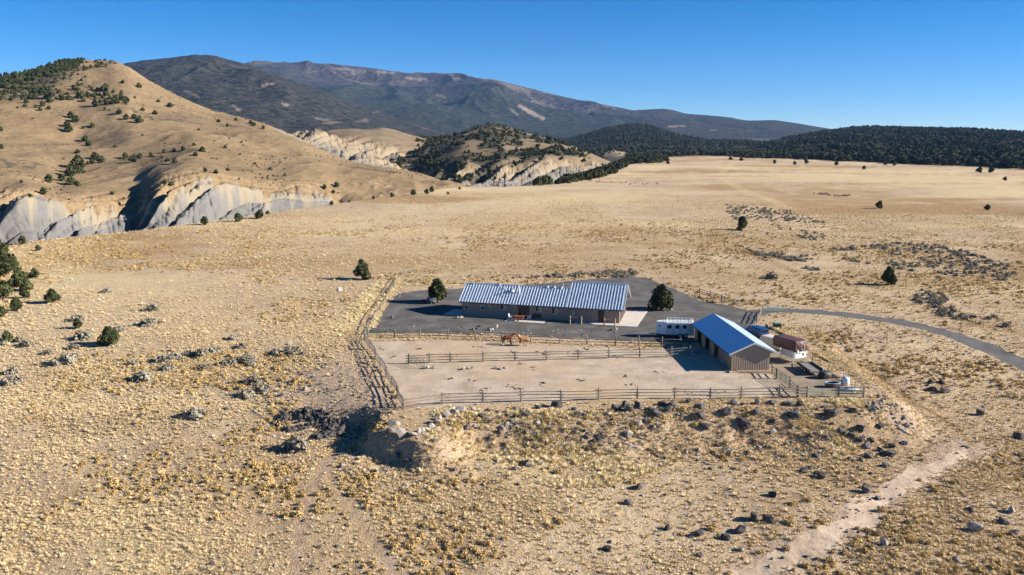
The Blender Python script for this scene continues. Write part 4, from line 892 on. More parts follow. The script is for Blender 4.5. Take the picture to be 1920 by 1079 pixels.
cen = sum(c4)/4; ax = ((c4[2]+c4[1])-(c4[0]+c4[3])); ax = (c4[2]-c4[1]+c4[3]-c4[0]); ang = math.atan2(ax[1], ax[0])
t = thing('flat_trailer', 'low flatbed utility trailer with plank deck near the camper', 'trailer', (cen[0], cen[1], 0), ang)
Lx, Wy = 4.2, 2.1
for k in range(8):
    y0 = -Wy/2+.1+k*.2375; MB().span((-Lx/2+.08, y0, .56), (Lx/2-.08, y0+.225, .61)).build('plank', M['steel' if k in (2, 4) else 'deck'], t)
MB().span((-Lx/2, -Wy/2, .45), (Lx/2, -Wy/2+.09, .82)).build('side_rail', M['darkmetal'], t); MB().span((-Lx/2, Wy/2-.09, .45), (Lx/2, Wy/2, .82)).build('side_rail', M['darkmetal'], t)
MB().span((-Lx/2, -Wy/2+.09, .45), (-Lx/2+.08, Wy/2-.09, .72)).build('end_rail', M['deck'], t); MB().span((Lx/2-.08, -Wy/2+.09, .45), (Lx/2, Wy/2-.09, .62)).build('end_rail', M['deck'], t)
for xx in (-.4, .45):
    for sg in (-1, 1): wh = MB().tube((xx, sg*.85, .32), (xx, sg*1.04, .32), .32, n=14).build('wheel', M['tire'], t); MB().tube((xx, sg*1.041, .32), (xx, sg*1.05, .32), .17, n=10).build('rim', M['white'], wh)
MB().tube((-Lx/2, -.5, .5), (-Lx/2-1.3, 0, .5), .05).tube((-Lx/2, .5, .5), (-Lx/2-1.3, 0, .5), .05).tube((-Lx/2-1.2, 0, 0), (-Lx/2-1.2, 0, .6), .04).build('tongue', M['darkmetal'], t)
# storage-yard odds and ends
p = G(1547, 709); tag(bmobj(lump((1.5, 1.1, .8), 8, .09, 12, .5), 'tarp_bundle', M['darkmetal'], None, p, .4), 'dark crumpled bundle behind the flatbed trailer', 'bundle')
p = G(1543, 704); tag(MB().tube((p.x-.1, p.y, .75), (p.x+.5, p.y-.3, .25), .13, .16, 10).build('pipe', M['white']), 'short white pipe leaning on the dark bundle', 'pipe')
p = G(1567, 709); tag(MB().tube((p.x-1.1, p.y+.1, .28), (p.x+.9, p.y-.1, .26), .28, .24, 10).build('log', M['wood'], smooth=True), 'thick grey-brown log lying between bundle and white tank', 'log')
p = G(1569, 719); t = thing('fire_ring', 'round rusty metal disc among the stored things', 'fire ring', p)
MB().lathe([(.72, 0), (.75, .02), (.75, .33), (.68, .33), (.68, .05)], 20).build('ring', M['rust'], t); MB().lathe([(.66, .2), (.66, .26)], 20).build('lid', M['rust'], t)
p = G(1585, 722); t = thing('water_tank', 'white upright plastic tank among the stored things', 'tank', p)
MB().lathe([(.42, 0), (.47, .06), (.47, .9), (.42, .98), (.2, 1.05)], 16).build('shell', M['white'], t, smooth=True); MB().lathe([(.16, 1.05), (.16, 1.12)], 10).build('cap', M['paleblue'], t)
p = G(1561, 726); t = thing('stock_tub', 'oval blue-grey stock tub with pale rim by the pipe gate', 'tub', p, .1)
o_ = MB().lathe([(.55, 0), (.62, .05), (.68, .55), (.60, .55), (.54, .12), (.01, .1)], 18).build('shell', M['trim'], t); o_.scale = (1.5, .8, 1)
o_ = MB().lathe([(.67, .551), (.71, .56), (.71, .63), (.61, .63), (.61, .551)], 18).build('rim', M['paleblue'], t); o_.scale = (1.5, .8, 1)
p = G(1588, 733); t = thing('plastic_kayak', 'pale blue long hull lying behind the pipe gate', 'kayak', p, -.1)
o_ = loft([[(x_, s_*w_*math.cos(a_)*1.0, .22+.2*math.sin(a_)*(w_/.36)) for a_ in np.linspace(0, 2*math.pi, 10, endpoint=False) for s_ in (1,)] for x_, w_ in ((-1.5, .03), (-1.1, .22), (-.4, .35), (.4, .36), (1.1, .24), (1.5, .03))]).build('hull', M['paleblue'], t, smooth=True)
MB().lathe([(.28, .38), (.3, .45), (.24, .45), (.22, .4)], 12, (0, 0, 0)).build('cockpit_rim', M['trim'], t)
p = G(1456.5, 616); t = thing('transformer_box', 'dark green utility box in the grass beyond the blue car', 'utility box', p, -.1)
MB().span((-.6, -.5, 0), (.6, .5, .85)).build('cabinet', M['utility'], t, bevel=.03); MB().prism([(-.63, .851), (.63, .851), (.55, .98), (-.55, .98)], 'y', -.53, .53).build('lid', M['palegreen'], t); MB().span((-.54, -.53, .1), (.54, -.501, .75)).build('door', M['utility'], t)
p = G(1299, 664.5); t = thing('bucket', 'pale blue water barrel in the barn shade by the cross fence', 'barrel', p)
MB().lathe([(.26, 0), (.30, .05), (.31, .5), (.33, .52), (.31, .54), (.31, .9), (.27, .9), (.26, .7)], 14).build('drum', M['paleblue'], t); MB().lathe([(.25, .6), (.25, .68)], 14).build('water', M['glass'], t)
# ------------------------------------------------------------------ horses
def skin(name, chain, links, m, parent, root=0):
    me = bpy.data.meshes.new(name); me.from_pydata([c[:3] for c in chain], links, []); o = obj(name, me)
    o.modifiers.new('skin', 'SKIN'); sv = me.skin_vertices[0].data
    for i, c in enumerate(chain): sv[i].radius = (c[3], c[3] if len(c) < 5 else c[4]); sv[i].use_root = (i == root)
    sb = o.modifiers.new('sub', 'SUBSURF'); sb.levels = sb.render_levels = 2
    dg = bpy.context.evaluated_depsgraph_get(); m2 = bpy.data.meshes.new_from_object(o.evaluated_get(dg))
    bpy.data.objects.remove(o); bpy.data.meshes.remove(me)
    m2.materials.clear(); m2.materials.append(m); m2.name = name
    m2.polygons.foreach_set('use_smooth', [True]*len(m2.polygons))
    return obj(name, m2, parent)
def horse(label, px, py, rz, coat, hair, sock, neck, sc=1.0):
    p = G(px, py); t = thing('horse', label, 'horse', p, rz); t.scale = (sc, sc, sc)
    neck = [(a, b, c, r*1.25) for a, b, c, r in neck]
    C = [(-.62,0,1.22,.36),(-.25,0,1.14,.38),(.15,0,1.12,.40),(.5,0,1.20,.34)]+neck
    L = [(0,1),(1,2),(2,3)]; n = 3
    for k in range(len(neck)): L.append((n, n+1)); n += 1
    for sg in (-1, 1):
        for root, leg in ((0, [(-.66,.15,1.0,.25),(-.55,.17,.78,.17),(-.76,.16,.50,.09),(-.72,.16,.17,.062),(-.67,.16,.05,.085)]), (3, [(.50,.14,.98,.19),(.50,.15,.76,.125),(.53,.15,.46,.085),(.52,.15,.15,.062),(.56,.15,.05,.085)])):
            prev = root; dx = .10*sg*(1 if root == 0 else -1)
            for j, (x, y, z, r) in enumerate(leg):
                C.append((x+dx*(j/4), y*sg, z-(.05 if j == 4 else 0), r)); n += 1; L.append((prev, len(C)-1)); prev = len(C)-1
    skin('body', C, L, M[coat], t)
    for q in range(4):
        e_ = len(C)-1-q*5; skin('stocking', [(a, b, c-.004, r*1.12) for a, b, c, r in (C[e_-2], C[e_-1], C[e_])], [(0, 1), (1, 2)], M[hair], t)
    tl = [(-.90,0,1.34,.06),(-1.0,0,1.12,.075),(-1.03,0,.85,.08),(-1.0,0,.55,.04)]
    skin('tail', tl, [(0,1),(1,2),(2,3)], M[hair], t)
    mn = [(a[0]-.10, a[1], a[2]+a[3]*.80, .05, .09) for a in neck[:3]]; mn.insert(0, (.48, 0, 1.46, .04, .06))
    skin('mane', mn, [(k, k+1) for k in range(len(mn)-1)], M[hair], t)
    pol = neck[2]
    for sg in (-1, 1): MB().tube((pol[0]+.02, sg*.07, pol[2]+.06), (pol[0]+.05, sg*.09, pol[2]+.24), .04, .008, 6).build('ear', M[coat], t)
    for x, sg in sock: MB().lathe([(.085, -.004), (.08, .06), (.062, .16), (.07, .26)], 8, (x, sg*.16, 0)).build('sock', M['white'], t)
    return t
horse('dark bay horse with black mane and tail, facing right in the corral', 951.5, 646, 0.05, 'bay', 'black', [(-.77, -1)], [(.78,0,1.38,.17),(1.02,0,1.54,.125),(1.20,0,1.66,.10),(1.36,0,1.50,.08),(1.48,0,1.34,.06)], .98)
horse('sorrel horse with pale mane and tail, facing left in the corral', 981.5, 648.5, math.pi+.35, 'sorrel', 'flax', [], [(.72,0,1.44,.17),(.86,0,1.66,.13),(.94,0,1.86,.105),(1.12,0,1.78,.08),(1.28,0,1.62,.06)], .95)
# ------------------------------------------------------------------ rocks
def rock_mesh(seed, m, sub=2, flatn=.7):
    import bmesh
    bm = bmesh.new(); bmesh.ops.create_icosphere(bm, subdivisions=sub, radius=.5); g = np.random.default_rng(seed)
    pl = [(Vector(g.normal(size=3)).normalized(), g.uniform(.20, .40)) for _ in range(13)]
    for v in bm.verts:
        c = v.co.copy()
        for nrm, d in pl:
            q = c.dot(nrm)
            if q > d: c -= nrm*(q-d)
        v.co = Vector((c.x*1.65, c.y*1.35, c.z*flatn*1.75))
    me = bpy.data.meshes.new('rock'); bm.to_mesh(me); bm.free(); me.materials.append(m); return me
dark_r = [rock_mesh(k, M['rock']) for k in range(7)]; pale_r = [rock_mesh(20+k, M['palerock']) for k in range(5)]
def boulder(px, py, wpx, pale, label, group, cat='boulder'):
    p = G(px, py); sz = .84*wpx/ppm(p); me = random.choice(pale_r if pale else dark_r)
    o = obj('boulder', me, None, p+Vector((0, 0, sz*.20)), (random.uniform(-.3, .3), random.uniform(-.3, .3), random.uniform(0, 6)), (sz, sz*random.uniform(.8, 1.1), sz*random.uniform(.8, 1.15)))
    return tag(o, label, cat, group)
Z8 = lambda x, y: (700+x*.2083, 730+y*.2083)
for x, y, w_ in ((185,325,60),(160,380,62),(255,420,74),(355,415,62),(410,400,45),(445,388,45),(475,362,45),(525,345,52),(575,305,60),(600,270,45),(665,245,52),(725,222,50),(795,200,52)):
    boulder(*Z8(x, y), w_*.2083*1.5, True, 'pale grey boulder in the curved ring on the mound', 'pale boulders ringing the mound')
for x, y, w_ in ((1030,200,52),(1275,180,60),(1485,172,62),(1395,235,70),(1475,315,55),(1665,162,95),(1810,185,50),(1845,235,72),(900,190,50),(225,600,50),(310,650,72),(1240,420,38),(535,470,52),(1370,395,42),(1590,365,52),(1830,390,42),(1900,380,42),(1120,210,35),(1200,240,45),(1270,250,45),(1330,200,40),(840,360,60),(870,330,45),(1050,290,45),(1240,290,45)):
    boulder(*Z8(x, y), w_*.2083*1.1, random.random() < .22, 'dark boulder on the left bank below the corral fence', 'boulders on the left bank')
Z9 = lambda x, y: (1280+x/3, 700+y/3)
for x, y, w_ in ((105,200,52),(240,230,56),(345,300,74),(410,228,48),(500,175,48),(570,178,40),(605,180,46),(655,182,38),(620,245,55),(645,240,35),(825,235,60),(860,220,40),(970,215,44),(130,305,55),(100,240,60),(30,165,35),(340,180,35),(420,172,35),(505,275,35),(890,335,48),(910,350,45),(945,350,38),(1005,325,48),(1000,388,38),(1035,422,50),(1065,378,32),(1110,435,38),(1150,462,62),(1175,470,40),(1180,415,36),(1245,398,32),(720,362,35),(1110,300,35),(-60,190,60),(-80,215,45),(-150,230,60),(-180,210,45),(-250,190,55),(-120,180,40),(-300,215,55),(-330,190,45),(-380,205,50)):
    boulder(*Z9(x, y), w_/3*1.15, random.random() < .12, 'dark boulder on the right bank below the corral fence', 'boulders on the right bank')
for x, y, w_, pl, lb in ((1040,475,48,0,'largest flat dark boulder halfway down the right slope'),(940,488,30,0,None),(1005,495,38,0,None),(675,556,42,0,None),(728,535,28,0,None),(780,592,52,0,'rounded dark boulder nearest the camera of four in mid slope'),(755,566,36,0,None),(1032,672,48,0,'dark flat boulder left of the sandy track'),
    (510,693,48,0,None),(400,826,62,0,None),(485,838,55,0,None),(320,896,62,0,None),(90,915,48,0,None),(100,1028,38,0,None),(1675,238,48,0,'dark lone boulder on the slope right of the thin track'),(1900,368,48,0,'dark boulder at the right edge of the picture'),(1635,884,64,1,'pale boulder right of the sandy track'),(1135,968,44,1,None),(1545,1062,38,1,'white boulder lowest at the right of the sandy track'),(1140,522,38,1,None),(290,172,48,1,None),(1868,905,32,1,None),(330,998,32,1,None),(1810,842,38,0,None),(1850,780,40,1,None),(1615,775,40,0,None),(510,338,36,1,None),(245,935,50,0,None),(150,540,24,0,None),(365,450,28,0,None),(-90,880,40,0,None),(-420,996,50,0,None),(-250,650,55,0,None),(-300,735,45,0,None),(-100,690,30,0,None),(1450,55,30,0,None),(1390,55,30,0,None),(1470,110,60,0,None),(1400,95,40,0,None)):
    boulder(*Z9(x, y), w_/3*1.1, pl, lb or ('pale boulder scattered on the dry front slope' if pl else 'dark boulder scattered on the dry front slope'), None if lb else ('pale boulders on the front slope' if pl else 'dark boulders on the front slope'))
for (x, y, w_, lb) in ((858,597,8,'left of a rock pair by the side walk of the house'),(865,596.5,7,'right of a rock pair by the side walk of the house'),(894,618,10,'flat rock of the left trio on the gravel'),(899,613,7,'upright rock of the left trio on the gravel'),(888,619,7,'small dark rock of the left trio on the gravel'),(930,616,11,'big rock of the middle trio on the gravel'),(924,619,7,'small rock of the middle trio on the gravel'),(917,620,8,'flat pale rock of the middle trio on the gravel'),(1155,618.5,7,'right rock of the pair before the hitching rail'),(1148,619.5,9,'left rock of the pair before the hitching rail'),
    (735,597,7,'lone pale rock on the left of the gravel yard'),(749,557,4,'small pale rock at the back left of the gravel yard'),(851,626,6,'pale rock just behind the dark yard fence'),(730,566,6,'pale rock on the grass strip by the tree shadow'),(802,691,10,'round grey rock by the open gate in the corral'),(813,691,9,'pale rock right of the round one by the corral gate'),(869,693,9,'left rock of the middle heap in the corral'),(878,692,9,'centre rock of the middle heap in the corral'),(885,691,8,'right rock of the middle heap in the corral'),(931,691.5,9,'left rock of the right heap in the corral'),(939,693,8,'middle rock of the right heap in the corral'),(947,691,8,'right rock of the right heap in the corral'),(1366,699,7,'pale rock at the left corner of the barn gable'),
    (1241,582,6,'pale rock left at the foot of the yard juniper'),(1246,583.5,5,'middle pale rock at the foot of the yard juniper'),(1258,582,7,'pale rock right at the foot of the yard juniper'),(1438,614,8,'dark rock left of the green utility box'),(1447,618,8,'grey rock just before the green utility box')):
    boulder(x, y, w_, 'pale' in lb or random.random() < .4, lb, None, 'rock')
def scatter(region_px, n, dens=None, world=None):
    P = poly_px(region_px, -1.5) if world is None else world
    lo = P.min(0); hi = P.max(0); out = []
    while len(out) < n:
        q = rng.uniform(lo, hi, (n*4, 2)); q = q[inside(q[:, 0], q[:, 1], P)]
        if dens is not None: q = q[rng.random(len(q)) < dens(q[:, 0], q[:, 1])]
        out += list(q)
        if len(q) == 0: break
    q = np.array(out[:n]); return np.stack([q[:, 0], q[:, 1], hgt(q[:, 0], q[:, 1])], -1)
def gn_scatter(name, pts, scl, meshes, kind='stuff', tilt=.15, zs=None):
    """one stuff object: points carrying instances of small meshes"""
    root = None; n = len(meshes); pick = rng.integers(0, n, len(pts))
    for k in range(n):
        P = pts[pick == k]; S = scl[pick == k]
        if len(P) == 0: continue
        me = bpy.data.meshes.new(name); me.vertices.add(len(P)); me.vertices.foreach_set('co', P.astype(np.float32).ravel())
        a = me.attributes.new('scl', 'FLOAT', 'POINT'); a.data.foreach_set('value', S.astype(np.float32))
        rot = np.stack([rng.normal(0, tilt, len(P)), rng.normal(0, tilt, len(P)), rng.uniform(0, 6.28, len(P))], -1)
        a = me.attributes.new('rot', 'FLOAT_VECTOR', 'POINT'); a.data.foreach_set('vector', rot.astype(np.float32).ravel())
        src = bpy.data.objects.get('src_'+meshes[k].name) or bpy.data.objects.new('src_'+meshes[k].name, meshes[k])
        o = obj(name, me, root)
        tag(o, kind=kind)
        if root is None: root = o
        g = bpy.data.node_groups.new('scatter', 'GeometryNodeTree')
        g.interface.new_socket('Geometry', in_out='INPUT', socket_type='NodeSocketGeometry'); g.interface.new_socket('Geometry', in_out='OUTPUT', socket_type='NodeSocketGeometry')
        gi = g.nodes.new('NodeGroupInput'); go = g.nodes.new('NodeGroupOutput'); ip = g.nodes.new('GeometryNodeInstanceOnPoints'); oi = g.nodes.new('GeometryNodeObjectInfo')
        oi.inputs[0].default_value = src
        na = g.nodes.new('GeometryNodeInputNamedAttribute'); na.data_type = 'FLOAT'; na.inputs[0].default_value = 'scl'
        nb = g.nodes.new('GeometryNodeInputNamedAttribute'); nb.data_type = 'FLOAT_VECTOR'; nb.inputs[0].default_value = 'rot'
        er_ = g.nodes.new('FunctionNodeEulerToRotation')
        lk = g.links.new; lk(gi.outputs[0], ip.inputs['Points']); lk(oi.outputs['Geometry'], ip.inputs['Instance']); lk(na.outputs[0], ip.inputs['Scale'])
        lk(nb.outputs[0], er_.inputs[0]); lk(er_.outputs[0], ip.inputs['Rotation']); lk(ip.outputs[0], go.inputs[0])
        md = o.modifiers.new('scatter', 'NODES'); md.node_group = g
    return root
small_r = [rock_mesh(40+k, M['rock'], 1) for k in range(3)]+[rock_mesh(50+k, M['palerock'], 1) for k in range(2)]
for k, mm in enumerate(small_r): mm.name = 'stone%d' % k
pile = np.array([G(*q)[:2] for q in [(520,792),(540,772),(585,768),(625,780),(650,798),(648,815),(620,822),(600,828),(575,812),(530,806)]])
p_ = scatter(None, 480, lambda x, y: .1+.9*sstep(.35, .6, vn(x*.5, y*.5, 71)), pile); p_[:, 2] += rng.uniform(.0, .3, len(p_)); tag(gn_scatter('rock_pile', p_, rng.gamma(3, .09, len(p_))+.14, small_r[:3], tilt=.5), 'heap of dark broken rocks on the left slope', kind='stuff')
bank = lambda x, y: sstep(-.5, 1, sdf(x, y, PAD))*sstep(11, 3, sdf(x, y, PAD))*sstep(0.25, .7, vn(x*.3, y*.3, 33))
p_ = scatter([(640,740),(760,770),(1640,750),(1720,800),(1500,880),(640,900)], 900, bank); gn_scatter('bank_stones', p_, rng.gamma(2.2, .10, len(p_))+.1, small_r, tilt=.5)
p_ = scatter([(0,700),(700,640),(760,770),(1640,740),(1500,590),(1920,690),(2000,1085),(-80,1085)], 2200, lambda x, y: sstep(0, 2, sdf(x, y, PAD))*sstep(.35, .8, vn(x*.12, y*.12, 35))); gn_scatter('field_stones', p_, rng.gamma(1.8, .07, len(p_))+.07, small_r, tilt=.5)
p_ = scatter([(500,740),(640,640),(680,650),(700,770),(560,780)], 260, lambda x, y: sstep(.35, .7, vn(x*.4, y*.4, 36))); gn_scatter('slope_stones', p_, rng.gamma(2, .09, len(p_))+.1, small_r[:3], tilt=.5)
p_ = scatter([(700,625),(740,622),(1240,640),(1230,655),(700,640)], 300, None); gn_scatter('verge_stones', p_, rng.gamma(2, .05, len(p_))+.06, small_r, tilt=.5)
M['dung'] = pmat('dry_dung', (0.13, 0.085, 0.05, 1), (0.08, 0.05, 0.03, 1), 6, 0.95)
dung = [rock_mesh(70+k, M['dung'], 1, .25) for k in range(2)]
for k, mm in enumerate(dung): mm.name = 'dung%d' % k
cc = np.array([flat(*q) for q in [(735,610+60),(720,655),(780,655),(850,668),(960,660),(900,650),(1010,662),(1065,664),(905,728),(955,724),(962,727),(972,730),(841,710),(884,715),(1018,721),(1091,714),(1182,721),(1175,706),(1085,660),(1000,690),(976,682),(1150,670),(1240,700),(1290,735),(1350,735),(1100,655),(1165,668)]])
p_ = np.vstack([c_+rng.normal(0, .45, (6, 2)) for c_ in cc]); p_ = np.stack([p_[:, 0], p_[:, 1], 0*p_[:, 0]+.03], -1); gn_scatter('droppings', p_, rng.gamma(3, .07, len(p_))+.08, dung, tilt=.1)
# ------------------------------------------------------------------ junipers, sagebrush and grass
def leafmesh(name, seed, n, m, shape, leaf=.16, core=True):
    """crown of many small leaf faces; shape(g) returns a point and its outward direction"""
    g = np.random.default_rng(seed); V_ = []; F_ = []
    P0, D0 = shape(g, n)
    T1 = np.cross(D0+g.normal(0, .6, D0.shape), g.normal(size=D0.shape)); T1 /= np.linalg.norm(T1, axis=1, keepdims=True)
    T2 = np.cross(T1, D0+g.normal(0, .5, D0.shape)); T2 /= np.linalg.norm(T2, axis=1, keepdims=True)
    s_ = (leaf*g.uniform(.6, 1.4, n))[:, None]
    V_ = np.stack([P0-T1*s_*.5, P0+T1*s_*.5, P0+T1*s_*.25+T2*s_, P0-T1*s_*.25+T2*s_], 1).reshape(-1, 3)
    F_ = np.arange(n*4).reshape(-1, 4)
    return fastmesh(name, V_, F_, [m], False)
def crown_shape(wide, tall, low, seed, lobes=16):
    g0 = np.random.default_rng(seed); L = []
    for _ in range(lobes):
        h_ = g0.uniform(0, 1)**.9; a = g0.uniform(0, 6.28); rad = wide*(1-h_)**.55*g0.uniform(.45, .8)
        L.append((rad*math.cos(a), rad*math.sin(a), low+h_*(tall-low)*.82+.1, g0.uniform(.26, .42)*wide*(1.1-.5*h_)))
    L.append((0, 0, low+(tall-low)*.45, wide*.62))
    L = np.array(L)
    def f(g, n):
        k = g.choice(len(L), n, p=L[:, 3]**2/np.sum(L[:, 3]**2)); d = g.normal(size=(n, 3)); d /= np.linalg.norm(d, axis=1, keepdims=True)
        P0 = L[k, :3]+d*(L[k, 3]*g.uniform(.72, 1.08, n))[:, None]*np.array([1, 1, 1.15]); P0[:, 2] = np.maximum(P0[:, 2], .05)
        return P0, d
    return f
JC = [leafmesh('juniper_crown%d' % k, 60+k, 2600, M['leaf'], crown_shape(w_, 1.0, .08, 70+k), .075) for k, w_ in enumerate((.42, .50, .46, .62, .58))]
JL = [leafmesh('juniper_small%d' % k, 80+k, 420, M['leaf'], crown_shape(w_, 1.0, .05, 90+k, 9), .19) for k, w_ in enumerate((.55, .65, .5))]
JF = [leafmesh('pinyon%d' % k, 180+k, 260, M['pinyon'], crown_shape(w_, 1.0, .05, 190+k, 8), .24) for k, w_ in enumerate((.55, .65, .5))]
tk = MB().tube((0, 0, -.05), (.02, 0, .3), .05, .035, 7).tube((.02, 0, .28), (.10, .05, .62), .03, .012, 5).tube((.02, 0, .28), (-.12, .06, .55), .028, .012, 5).tube((.02, 0, .28), (.0, -.10, .58), .028, .01, 5).tube((.02, 0, .28), (.02, .02, .85), .028, .008, 5)
TRK = tk.mesh('trunk', M['bark'], True)
def juniper(p, h_, label, k=None, group=None, small=False, wide=1.0):
    t = thing('juniper_tree', label, 'tree', p, random.uniform(0, 6), group)
    obj('crown', (random.choice(JL) if small else JC[k if k is not None else random.randrange(5)]), t, scl=(h_*wide, h_*wide, h_))
    obj('trunk', TRK, t, scl=(h_, h_, h_)); return t
def jun(px, py, hpx, label, k=None, group=None, wide=1.0): p = G(px, py); return juniper(p, hpx/ppm(p)*1.04, label, k, group, hpx < 16, wide)
jun(821, 567, 48, 'tall dense juniper on the gravel left of the house', 0)
jun(1239, 581, 45, 'broad juniper on the gravel right of the garage', 3, wide=.82)
jun(679, 524, 34, 'lone juniper in the grass beyond the gravel yard', 1, wide=.95)
jun(1665, 534, 29, 'lone juniper on the open plain at the right', 2)
jun(1391, 431, 22, 'dark juniper at the head of the brushy draw', 4); jun(1385, 433, 9, 'tiny juniper close left of the one in the draw', 4)
jun(1648, 391, 12, 'small juniper standing alone far out on the right plain'); jun(1851, 394, 8, 'tiny juniper far out near the right edge of the plain')
jun(205, 647, 30, 'round juniper alone on the slope at the left', 3, wide=.9)
Z6 = lambda x, y: (x*.365, 440+y*.365)
for x, y, h_, lb in ((10,165,110,'tallest juniper of the clump at the left edge'),(30,215,80,'middle juniper of the clump at the left edge'),(72,180,52,'small juniper on the right of the left edge clump'),(105,288,95,'full juniper right of the lower left edge one'),(18,335,92,'large juniper cut by the left edge of the picture'),(128,328,46,'small upright juniper under the full one on the left'),(180,222,40,'small juniper right of the left clump, nearest the plain'),(270,348,58,'juniper with a long shadow right of the left clump'),(88,392,56,'juniper just below the left clump'),(8,422,42,'lowest juniper at the left edge'),(115,52,36,'low wide juniper on the plain rim at far left'),(197,82,24,'tiny juniper on the plain just under the left rim'),(40,545,42,'small juniper alone below the left clump'),(402,482,42,'small green shrubby juniper among grey brush')):
    jun(*Z6(x, y), h_*.365, lb)
for x, y, h_, lb in ((447,416,14,'left of two round junipers on the plain rim'),(487,410,15,'right of two round junipers on the plain rim'),(383,422,14,'juniper on the plain rim before the grey cliffs'),(502,402,6,'tiny juniper just right of the rim pair')):
    jun(x, y, h_, lb)
for k, (x, y, h_) in enumerate(((622,385,8),(655,379,6),(700,374,6),(735,370,8),(775,366,9),(800,364,9),(810,361,10),(840,365,5),(862,356,5))): jun(x, y, h_, 'small dark juniper along the left plain rim', None, 'junipers along the plain rim')
for x, y in ((1600,300),(1512,307),(1490,309),(1510,303),(1568,310),(1660,310),(1677,311),(1620,318),(1370,300),(1390,302),(1452,307),(1858,324),(1884,339),(1836,324),(1430,298),(1240,305),(1225,306),(1252,308),(1215,307)): jun(x, y, 6 if y != 324 else 9, 'tiny dark juniper scattered on the far plain', None, 'junipers scattered on the far plain')
Z3 = lambda x, y: (x/3, 80+y/3)
hl = ((150,340,25),(240,353,25),(285,335,25),(285,310,40),(360,325,25),(390,323,25),(450,312,35),(540,354,35),(590,275,40),(670,405,25),(705,431,28),(755,425,25),(780,448,32),(780,250,25),(690,225,18),(955,363,24),(890,333,15),(870,403,22),(805,382,18),(400,422,32),(430,445,32),(380,468,28),(395,508,40),(522,478,22),(480,553,30),(505,580,25),(540,656,36),(572,674,34),(525,682,24),(440,620,22),(650,587,15),(705,645,30),(755,668,38),(785,650,30),(850,640,24),(925,618,20),(1030,603,24),(1140,612,30),(1100,635,24),(985,678,30),(940,664,20),(910,650,20),(985,610,18),(1265,592,18),(1220,740,22),(1285,719,18),(1160,725,20),(930,806,26),(960,812,22),(635,853,12),(445,700,60),(425,730,60),(400,748,45),(280,785,40),(350,775,35),(405,797,40),(435,803,28),(245,852,35),(175,868,16),(1230,445,16),(1280,470,18),(1410,455,22),(1430,466,22),(1480,484,20),(1325,435,18),(1440,684,14),(1520,714,18),(1830,823,26),(1895,808,28),(1880,850,22),(120,786,14),(8,598,24),(8,495,22),(655,325,25),(690,325,25),(720,330,20),(640,335,25),(600,345,20),(470,480,14),(1600,745,15),(1090,575,15),(1360,560,10),(800,520,12),(1120,490,12),(500,685,18),(470,705,22))
for x, y, h_ in hl:
    q = on('grassy_hill', *Z3(x, y)); juniper(q, max(1.5, h_/3/ppm(q)*0.95), 'dark juniper dotted on the big tan hillside', None, 'junipers dotted on the tan hillside', True, 1.1)
def layer_points(layer, n, mask):
    L = LAY[layer]; w_ = mask(L); w_ = np.clip(w_, 0, None); i = rng.choice(len(w_), n, p=w_/w_.sum())
    return L['P'][i]+np.stack([rng.normal(0, 1.2, n), rng.normal(0, 1.2, n), np.zeros(n)-.3], -1)
inpx = lambda L, pg: inside(L['px'][:, 0], L['px'][:, 1], np.array(pg, float))
p_ = layer_points('grassy_hill', 1250, lambda L: (L['T'] < 4.25)*(2.2*inpx(L, [(-160,200),(-60,160),(0,140),(60,128),(110,110),(165,106),(150,125),(110,138),(60,150),(0,165)])+0.5*inpx(L, [(-100,170),(0,150),(150,118),(230,113),(165,140),(175,165),(240,170),(265,180),(225,200),(110,185),(0,190)])+.04*inpx(L, [(0,200),(260,170),(240,210),(0,230)]))*(.3+vn(L['P'][:, 0]/30, L['P'][:, 1]/40, 4)))
gn_scatter('hilltop_junipers', p_, rng.uniform(1.4, 4.0, len(p_)), JL)
p_ = layer_points('juniper_hill', 1150, lambda L: (L['T'] < 3.4)*(L['A']['dark'].ravel()+.02*(L['T'] > 1)))
gn_scatter('hillside_junipers', p_, rng.uniform(1.8, 4.2, len(p_)), JL)
p_ = layer_points('fluted_hill', 260, lambda L: (L['T'] < 2.3)*(L['A']['dark'].ravel())); gn_scatter('saddle_junipers', p_, rng.uniform(2.2, 4.5, len(p_)), JL)
p_ = layer_points('grassy_hill', 1100, lambda L: (L['T'] > 1.15)*(L['T'] < 4)*sstep(.4, .75, vn(L['P'][:, 0]/25, L['P'][:, 1]/25, 6))*(L['S'] < 880))
gn_scatter('hill_brush', p_, rng.uniform(.4, 1.1, len(p_)), JL[:2])
def gpoly(pg, n, dens=None):
    return scatter(None, n, dens, poly_px(pg))
p_ = gpoly([(975,352),(1040,342),(1085,326),(1110,310),(1170,296),(1250,293),(1255,303),(1180,309),(1165,322),(1120,335),(1040,348)], 900, lambda x, y: sstep(.3, .6, vn(x*.03, y*.02, 8))+.15)
gn_scatter('rim_junipers', p_, rng.uniform(3, 6.0, len(p_)), JL)
p_ = layer_points('forested_mesa', 16000, lambda L: (L['T'] < 2.3)*np.hypot(L['P'][:, 0], L['P'][:, 1])*(.15+(L['S'] < 2000))*(1-np.clip(L['A']['pale'].ravel(), 0, 1)))
p_ += np.stack([rng.normal(0, 6, len(p_)), rng.normal(0, 12, len(p_)), np.zeros(len(p_))], -1); gn_scatter('mesa_forest', p_, rng.uniform(3.5, 7.5, len(p_)), JF)
p_ = layer_points('foothill', 9000, lambda L: (L['T'] < 2.2)*np.hypot(L['P'][:, 0], L['P'][:, 1])*(1-np.clip(L['A']['pale'].ravel(), 0, 1)))
p_ += np.stack([rng.normal(0, 7, len(p_)), rng.normal(0, 14, len(p_)), np.zeros(len(p_))], -1); gn_scatter('foothill_forest', p_, rng.uniform(4, 8.0, len(p_)), JF)
